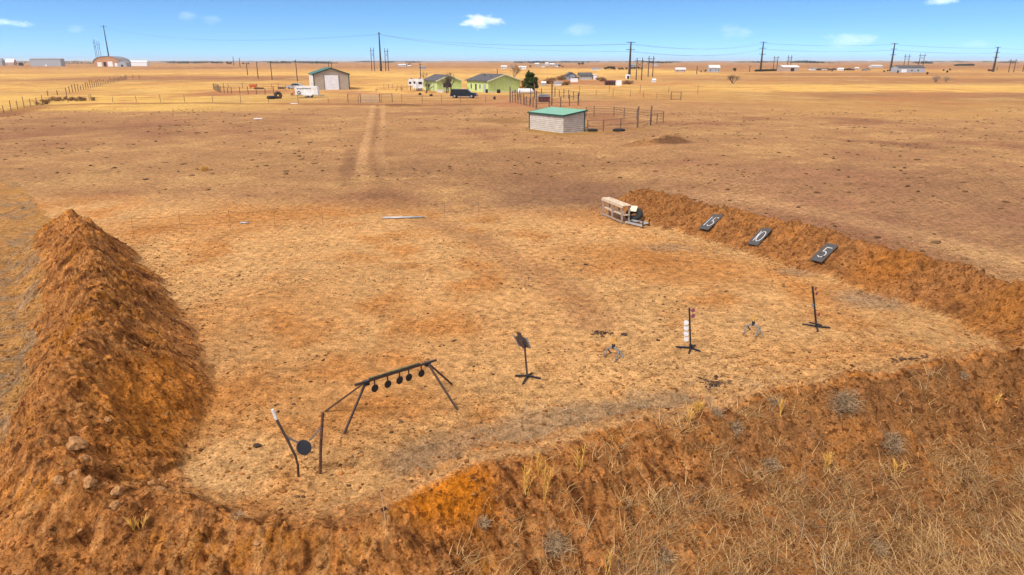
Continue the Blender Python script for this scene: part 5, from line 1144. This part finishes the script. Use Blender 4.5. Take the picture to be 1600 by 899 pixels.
for (u, w_, h_) in ((.22, .16, .42), (.62, .18, .5), (.84, .12, .35)): t.part('door', MB().box(o + e * Wb * u - n * .05 + UP * hb_ * h_ / 2, (Wb * w_, .1, hb_ * h_), (e, n, UP)), M['white'])
for (u, w_, h_) in ((.42, .1, .45),): t.part('opening', MB().box(o + e * Wb * u - n * .06 + UP * hb_ * h_ / 2, (Wb * w_, .1, hb_ * h_), (e, n, UP)), M['glass'])
far_house('lean_to', 'grey lean to joined to the right side of the arched barn', 'shed', 184, 198, 105, 8, .35, M['greywall'], M['greyroof'], 'depth', 14, 1, 'o')
far_house('greenhouse_tunnel', 'long low white building right of the arched barn', 'building', 199, 230, 104, 7, .3, M['white'], M['whiteroof'], 'width', 10, 0)
# middle farm
far_house('blue_house', 'blue grey gabled house in the middle distance right of the pine', 'house', 886, 900, 125.5, 9.5, .38, M['bluewall'], M['shingle'], 'depth', 14, 2)
far_house('grey_house', 'grey house with several windows just right of the blue gabled one', 'house', 906, 925, 125, 8.5, .4, M['greywall'], M['shingle'], 'width', 9, 4)
far_house('box_trailer', 'pale pink box trailer beside the grey house', 'trailer', 926, 934, 125, 6, .06, M['tanwall'], M['whiteroof'], 'width', 4, 1, 'g', .05)
far_house('flat_trailer', 'white flat trailer lying before the blue grey house', 'trailer', 892, 903, 129, 2, .1, M['white'], M['whiteroof'], 'width', 2.5, 0, 'w', .02)
far_house('stock_trailer', 'long dark red stock trailer in the middle distance', 'trailer', 946, 963, 134, 6, .08, M['redbrown'], M['redbrown'], 'width', 3, 4, 'o', .02)
far_house('box_van', 'white box body at the end of the dark red trailer', 'van', 963.5, 971, 134.5, 6, .06, M['white'], M['white'], 'width', 3, 0, 'w', .02)
far_house('camper_shell', 'white box van parked at the foot of the middle steel pole', 'van', 978.5, 984.5, 124, 5, .08, M['white'], M['white'], 'width', 3, 1, 'o', .02)
for i, (x0, x1, py, hp, wl__, rf, lab) in enumerate([(846, 853, 134.5, 3.0, 'greywall', 'whiteroof', 'small pale shed among junk left of the blue house'), (867, 877, 134.5, 4.5, 'whitedirty', 'greyroof', 'tent shaped pale shed in the junk yard'), (1020, 1025, 129.5, 2.5, 'whitedirty', 'whiteroof', 'tiny pale shelter in the gold pasture right of the twin poles')]):
    far_house('small_shed', lab, 'shed', x0, x1, py, hp, .4, M[wl__], M[rf], 'width', 3, 0, 'o', .1)
junk = [(860, 127), (862, 132), (872, 125), (877, 126.5), (881, 124), (855, 131), (898, 125.5), (903, 124.5), (937, 126), (941, 128), (876, 122.5), (979, 132.5), (884, 134)]
jl = ['dark scrap left of the pale tent shed', 'scrap pile below the tent shed', 'brown brush left of the blue house', 'rusty heap touching the blue house', 'brown heap behind the junk yard', 'scrap at the left end of the junk yard', 'dark bush by the blue house door', 'dark bush between the two farm houses', 'heap right of the pink trailer', 'second heap right of the pink trailer', 'far heap behind the junk yard', 'dark bale right of the white box', 'low mound below the blue house']
for (px, py), lab in zip(junk, jl):
    p = G(px, py); leaf_cloud([(p + Vector((random.uniform(-1.5, 1.5), 0, .6)), (1.6, 1, .9)) for k in range(3)], 260, .25, 'scrub_heap', M['brush']); tag(C.objects[-1], lab, 'heap')
# far settlements
vill = [(622, 634, 104.5, 3, 'whitedirty', 'whiteroof'), (637, 642, 105.5, 2.5, 'tanwall', 'whiteroof'), (783, 792, 108, 4, 'whitedirty', 'whiteroof'), (797, 802, 107, 3, 'tanwall', 'greyroof'), (811, 822, 109, 4, 'white', 'whiteroof'), (836, 842, 104, 4, 'greywall', 'whiteroof'), (846, 851, 106, 4, 'white', 'greyroof'), (852, 857, 103, 4, 'whitedirty', 'whiteroof'), (859, 866, 104.5, 4, 'greywall', 'whiteroof'), (868, 873, 105, 3.5, 'white', 'greyroof'),
        (925, 938, 110.5, 3, 'whitedirty', 'greyroof'), (985, 992, 105.5, 4, 'bluewall', 'greyroof'), (1056, 1071, 114, 6, 'tanwall', 'whitedirty'), (1108, 1124.5, 113.5, 9, 'greywall', 'whiteroof'), (1362, 1379, 106, 3, 'whitedirty', 'whiteroof'), (1546, 1553, 112, 2.5, 'redbrown', 'redbrown'), (655, 664, 108, 3, 'bluewall', 'greyroof'), (1022, 1027, 104, 4, 'whitedirty', 'greyroof'), (1310, 1318, 111, 3.2, 'white', 'white'), (1266, 1276, 110.5, 3, 'white', 'greyroof'), (1336, 1342, 109.5, 3, 'tanwall', 'whiteroof')]
vl = ['long white far shed above the small green house', 'small tan far shed next to the long white one', 'white far house above the larger green house roof', 'tan far house right of a white one above the green roof', 'bright white far house above the pine', 'grey far house, first of the hazy village', 'white far house in the middle of the hazy village', 'far house at the back of the hazy village', 'grey far house with pale roof in the hazy village', 'last white far house at the right of the hazy village',
      'low white shed left of the dark windbreak', 'blue far house behind the windbreak', 'small tan shed alone in the right pasture', 'grey two storey farmhouse with a white roof in the right pasture', 'low white roofed barn between the farmyard and crossarm pole', 'dark red shed left of the last crossarm pole', 'blue grey far house right of the white far shed', 'pale far house behind the twin poles', 'white trailer right of the blue truck', 'white trailer next to the long tan barn', 'tan trailer among the parked junk']
for (x0, x1, py, hp, wl__, rf), lab in zip(vill, vl): far_house('far_house', lab, 'house', x0, x1, py, hp, .35, M[wl__], M[rf], 'width', None, 2 if x1 - x0 < 12 else 4, 'w', .3)
N = G(1223, 112.2); R = G(1249, 112.2); building('tan_barn', 'long tan barn with a white roof beside the right hand crossarm poles', 'barn', N, Vector((U(1249, 112, N.y).x, N.y, 0)), 14, 3.2, 1.6, M['tanwall'], M['whiteroof'], 'width', openings=[('f', 8, 3, 0, 2.6, 'o'), ('r', 7, 4, 0, 3, 'g')])
N = G(1404, 114); building('grey_farmhouse', 'long grey farmhouse in the right pasture below the twin poles', 'house', N, Vector((U(1444, 114, N.y).x, N.y, 0)), 12, 3.6, 1.6, M['greywall'], M['shingle'], 'width', openings=[('f', 4, 4, 0, 2.4, 'g'), ('f', 10, 1.5, 1, 2.2, 'w'), ('f', 15, 1.5, 1, 2.2, 'w'), ('f', 20, 1.2, 0, 2.1, 'd')])
cars = [(1279, 110.6, 'suv'), (1284, 110, 'silver'), (1289, 110.8, 'white'), (1293.5, 110.2, 'suv'), (1298, 110.9, 'redbrown'), (1303, 110.3, 'suv'), (1322, 110.8, 'suv'), (1327, 110, 'rust'), (1331, 110.9, 'redbrown'), (1350, 111.2, 'bluewall'), (1356, 110.4, 'bluewall'), (1406, 113.9, 'white')]
cl_ = ['dark car nearest the tan barn', 'silver car right of the first dark one', 'white car in the farmyard row', 'dark car right of the white car', 'dull red car in the farmyard row', 'dark car left of the white trailer', 'dark car right of the white trailer', 'rusty car in the right part of the row', 'dull red car before the blue truck', 'long blue truck in the farmyard', 'second blue truck behind the long one', 'white car in front of the grey farmhouse']
for (px, py, m_), lab in zip(cars, cl_):
    p = G(px, py); t = T('parked_car', lab, 'car', p, 'cars parked in the far farmyard'); e = Vector((1, random.uniform(-.3, .3), 0)).normalized(); n = Vector((-e.y, e.x, 0)); o = p - e * 2.4 - n * .9
    t.part('body', MB().prism([(0, .35), (4.8, .35), (4.8, .9), (3.7, 1.0), (0, 1.05)], o, e, UP, n, 1.8), M[m_]); t.part('cabin', MB().prism([(.6, 1.0), (3.4, 1.0), (2.8, 1.55), (1.0, 1.55)], o + n * .1, e, UP, n, 1.6), M['glass'])
    for u in (.9, 3.8):
        for v in (0, 1.8): t.part('wheel', MB().disc(o + e * u + n * v + UP * .36, n, .36, .25, 12), M['rubber'])
# conifers and bushes far away
def far_bush(px, py, hpx, lab, m='darkleaf', wide=1., name='dark_tree', n=420):
    p = G(px, py); h_ = max(hpx / F * p.y * 1.1, 1.2); t = T(name, lab, 'tree', p, 'far dark trees'); t.part('trunk', MB().tube([p - UP * .2, p + UP * h_ * .5], [h_ * .05, h_ * .02], 6), M['bark'])
    leaf_cloud([(p + Vector((random.uniform(-.3, .3) * h_ * wide, 0, h_ * random.uniform(.25, .75))), (h_ * .30 * wide, h_ * .3, h_ * .26)) for k in range(6)], n, h_ * .07, 'crown', M[m], t.o, p)
fb_ = [(946, 110, 4, 1.6), (951, 110, 5.5, 1.2), (956, 110, 5.5, 1.3), (961, 110, 5, 1.4), (968, 110, 3.5, 1.5), (973, 110, 3.8, 1.4), (979, 109.8, 3.5, 1.5), (987, 109.5, 4, 1.3), (992, 109.6, 4.2, 1.2), (998, 109.6, 4, 1.3), (1002, 109.6, 3.5, 1.3), (905, 102.5, 4, 1.0), (910, 102.5, 4, 1.2), (1102, 113.5, 3.5, 1.3), (1147.5, 113.5, 5.5, .9), (1397.5, 113.5, 4, .9), (1402.5, 115.5, 4.5, .7), (1448.5, 118, 4.5, .8), (1474, 112, 3, .9), (1480, 114.5, 4, .9), (1484, 111, 3, 1), (828, 106, 3, 1.4), (874, 105.5, 3.5, 1.3), (879, 106, 2.5, 1.4), (634, 103.5, 3, 1.4), (640, 103, 3, 1.4), (356, 101.5, 4, 1.5), (361, 101.5, 3.6, 1.5), (380, 101.5, 3, 1.6), (388, 101.5, 2.6, 1.6), (1387, 112.5, 3, 1.1), (1381, 113.5, 3, 1.0), (1095, 113.8, 2.5, 1.4), (1300, 113, 2.2, 1.3)]
fbl = ['leftmost tree of the dark windbreak', 'tall rounded tree second in the windbreak', 'tallest tree of the windbreak', 'fourth tree of the windbreak from the left', 'low tree after the tall windbreak trees', 'low tree left of the middle steel pole', 'tree touching the middle steel pole at its left', 'tree just right of the middle steel pole', 'windbreak tree before the first twin poles', 'windbreak tree between the twin pole legs', 'last windbreak tree at the right', 'dark tree on the far skyline above the middle farm', 'second dark tree on the far skyline above the middle farm', 'bush left of the two storey farmhouse', 'round dark tree alone on the right pasture edge', 'small dark tree left of the grey farmhouse', 'dark shrub in front of the grey farmhouse corner', 'dark shrub right of the grey farmhouse', 'small dark tree between farmhouse and last pole', 'dark shrub above the pale thicket', 'faint dark tree beyond the pale thicket', 'dark tree left of the hazy village', 'dark tree at the right of the hazy village', 'low bush at the right end of the hazy village', 'dark tree above the long white far shed', 'dark tree beside the far shed on the skyline', 'dark tree at the left end of the skyline row above the farm track', 'second dark tree of the skyline row', 'third dark tree of the skyline row', 'last tree of the skyline row above the wooden poles', 'shrub at the foot of the crossarm pole', 'shrub left of the crossarm pole foot', 'low bush farther left of the farmhouse', 'low bush below the parked cars']
for (px, py, hp, wd), lab in zip(fb_, fbl): far_bush(px, py, hp, lab, wide=wd)
a, c = G(1181, 112.8), G(1222, 111.4); leaf_cloud([(a.lerp(c, k / 24) + UP * .9, (1.6, .9, .9)) for k in range(25)], 2200, .3, 'windbreak_hedge', M['darkleaf']); tag(C.objects[-1], 'dark low hedge running from the steel pole to the tan barn', 'hedge')
a, c = G(1493, 103.5), G(1520, 103.5); leaf_cloud([(a.lerp(c, k / 24) + UP * 1.2, (4, 2, 2.0)) for k in range(25)], 1500, .9, 'windbreak_hedge', M['darkleaf']); tag(C.objects[-1], 'thin dark hedge in the hazy distance at the far right', 'hedge')
# far woods on the skyline
n_ = 260; ang_ = RNG.uniform(-.68, .68, n_); d_f = RNG.uniform(2600, 11000, n_); cl = []
for a, d in zip(ang_, d_f):
    if fbm(np.array([a * 9.]), np.array([d / 2500.]), 3, 991)[0] < -.02: continue
    x_, y_ = math.sin(a) * d, math.cos(a) * d; cl.append((Vector((x_, y_, gz(x_, y_, False) + 3)), (random.uniform(20, 130), 12, random.uniform(3, 7))))
leaf_cloud(cl, 26000, 3.0, 'far_woods', M['darkleaf']); tag(C.objects[-1], 'dark bluish tree lines along the far horizon', 'woods', None, 'stuff')
# air
hz = MB().box((0, 9500, 60), (44000, 25000, 0)) if False else MB().add([(-24000, -60, -48), (24000, -60, -48), (24000, 24000, -48), (-24000, 24000, -48), (-24000, -60, 90), (24000, -60, 90), (24000, 24000, 90), (-24000, 24000, 90)], [(0, 3, 2, 1), (4, 5, 6, 7), (0, 1, 5, 4), (1, 2, 6, 5), (2, 3, 7, 6), (3, 0, 4, 7)])
hm = bpy.data.materials.new('haze'); hm.use_nodes = True; hm.node_tree.nodes.clear(); ho = hm.node_tree.nodes.new('ShaderNodeOutputMaterial'); hv = hm.node_tree.nodes.new('ShaderNodeVolumePrincipled')
hv.inputs['Color'].default_value = (.85, .92, 1, 1); hv.inputs['Density'].default_value = .00006; hv.inputs['Anisotropy'].default_value = .2; hm.node_tree.links.new(hv.outputs[0], ho.inputs['Volume'])
ob_ = hz.build('haze', hm); tag(ob_, 'thin pale air over the plain', 'haze', None, 'stuff')
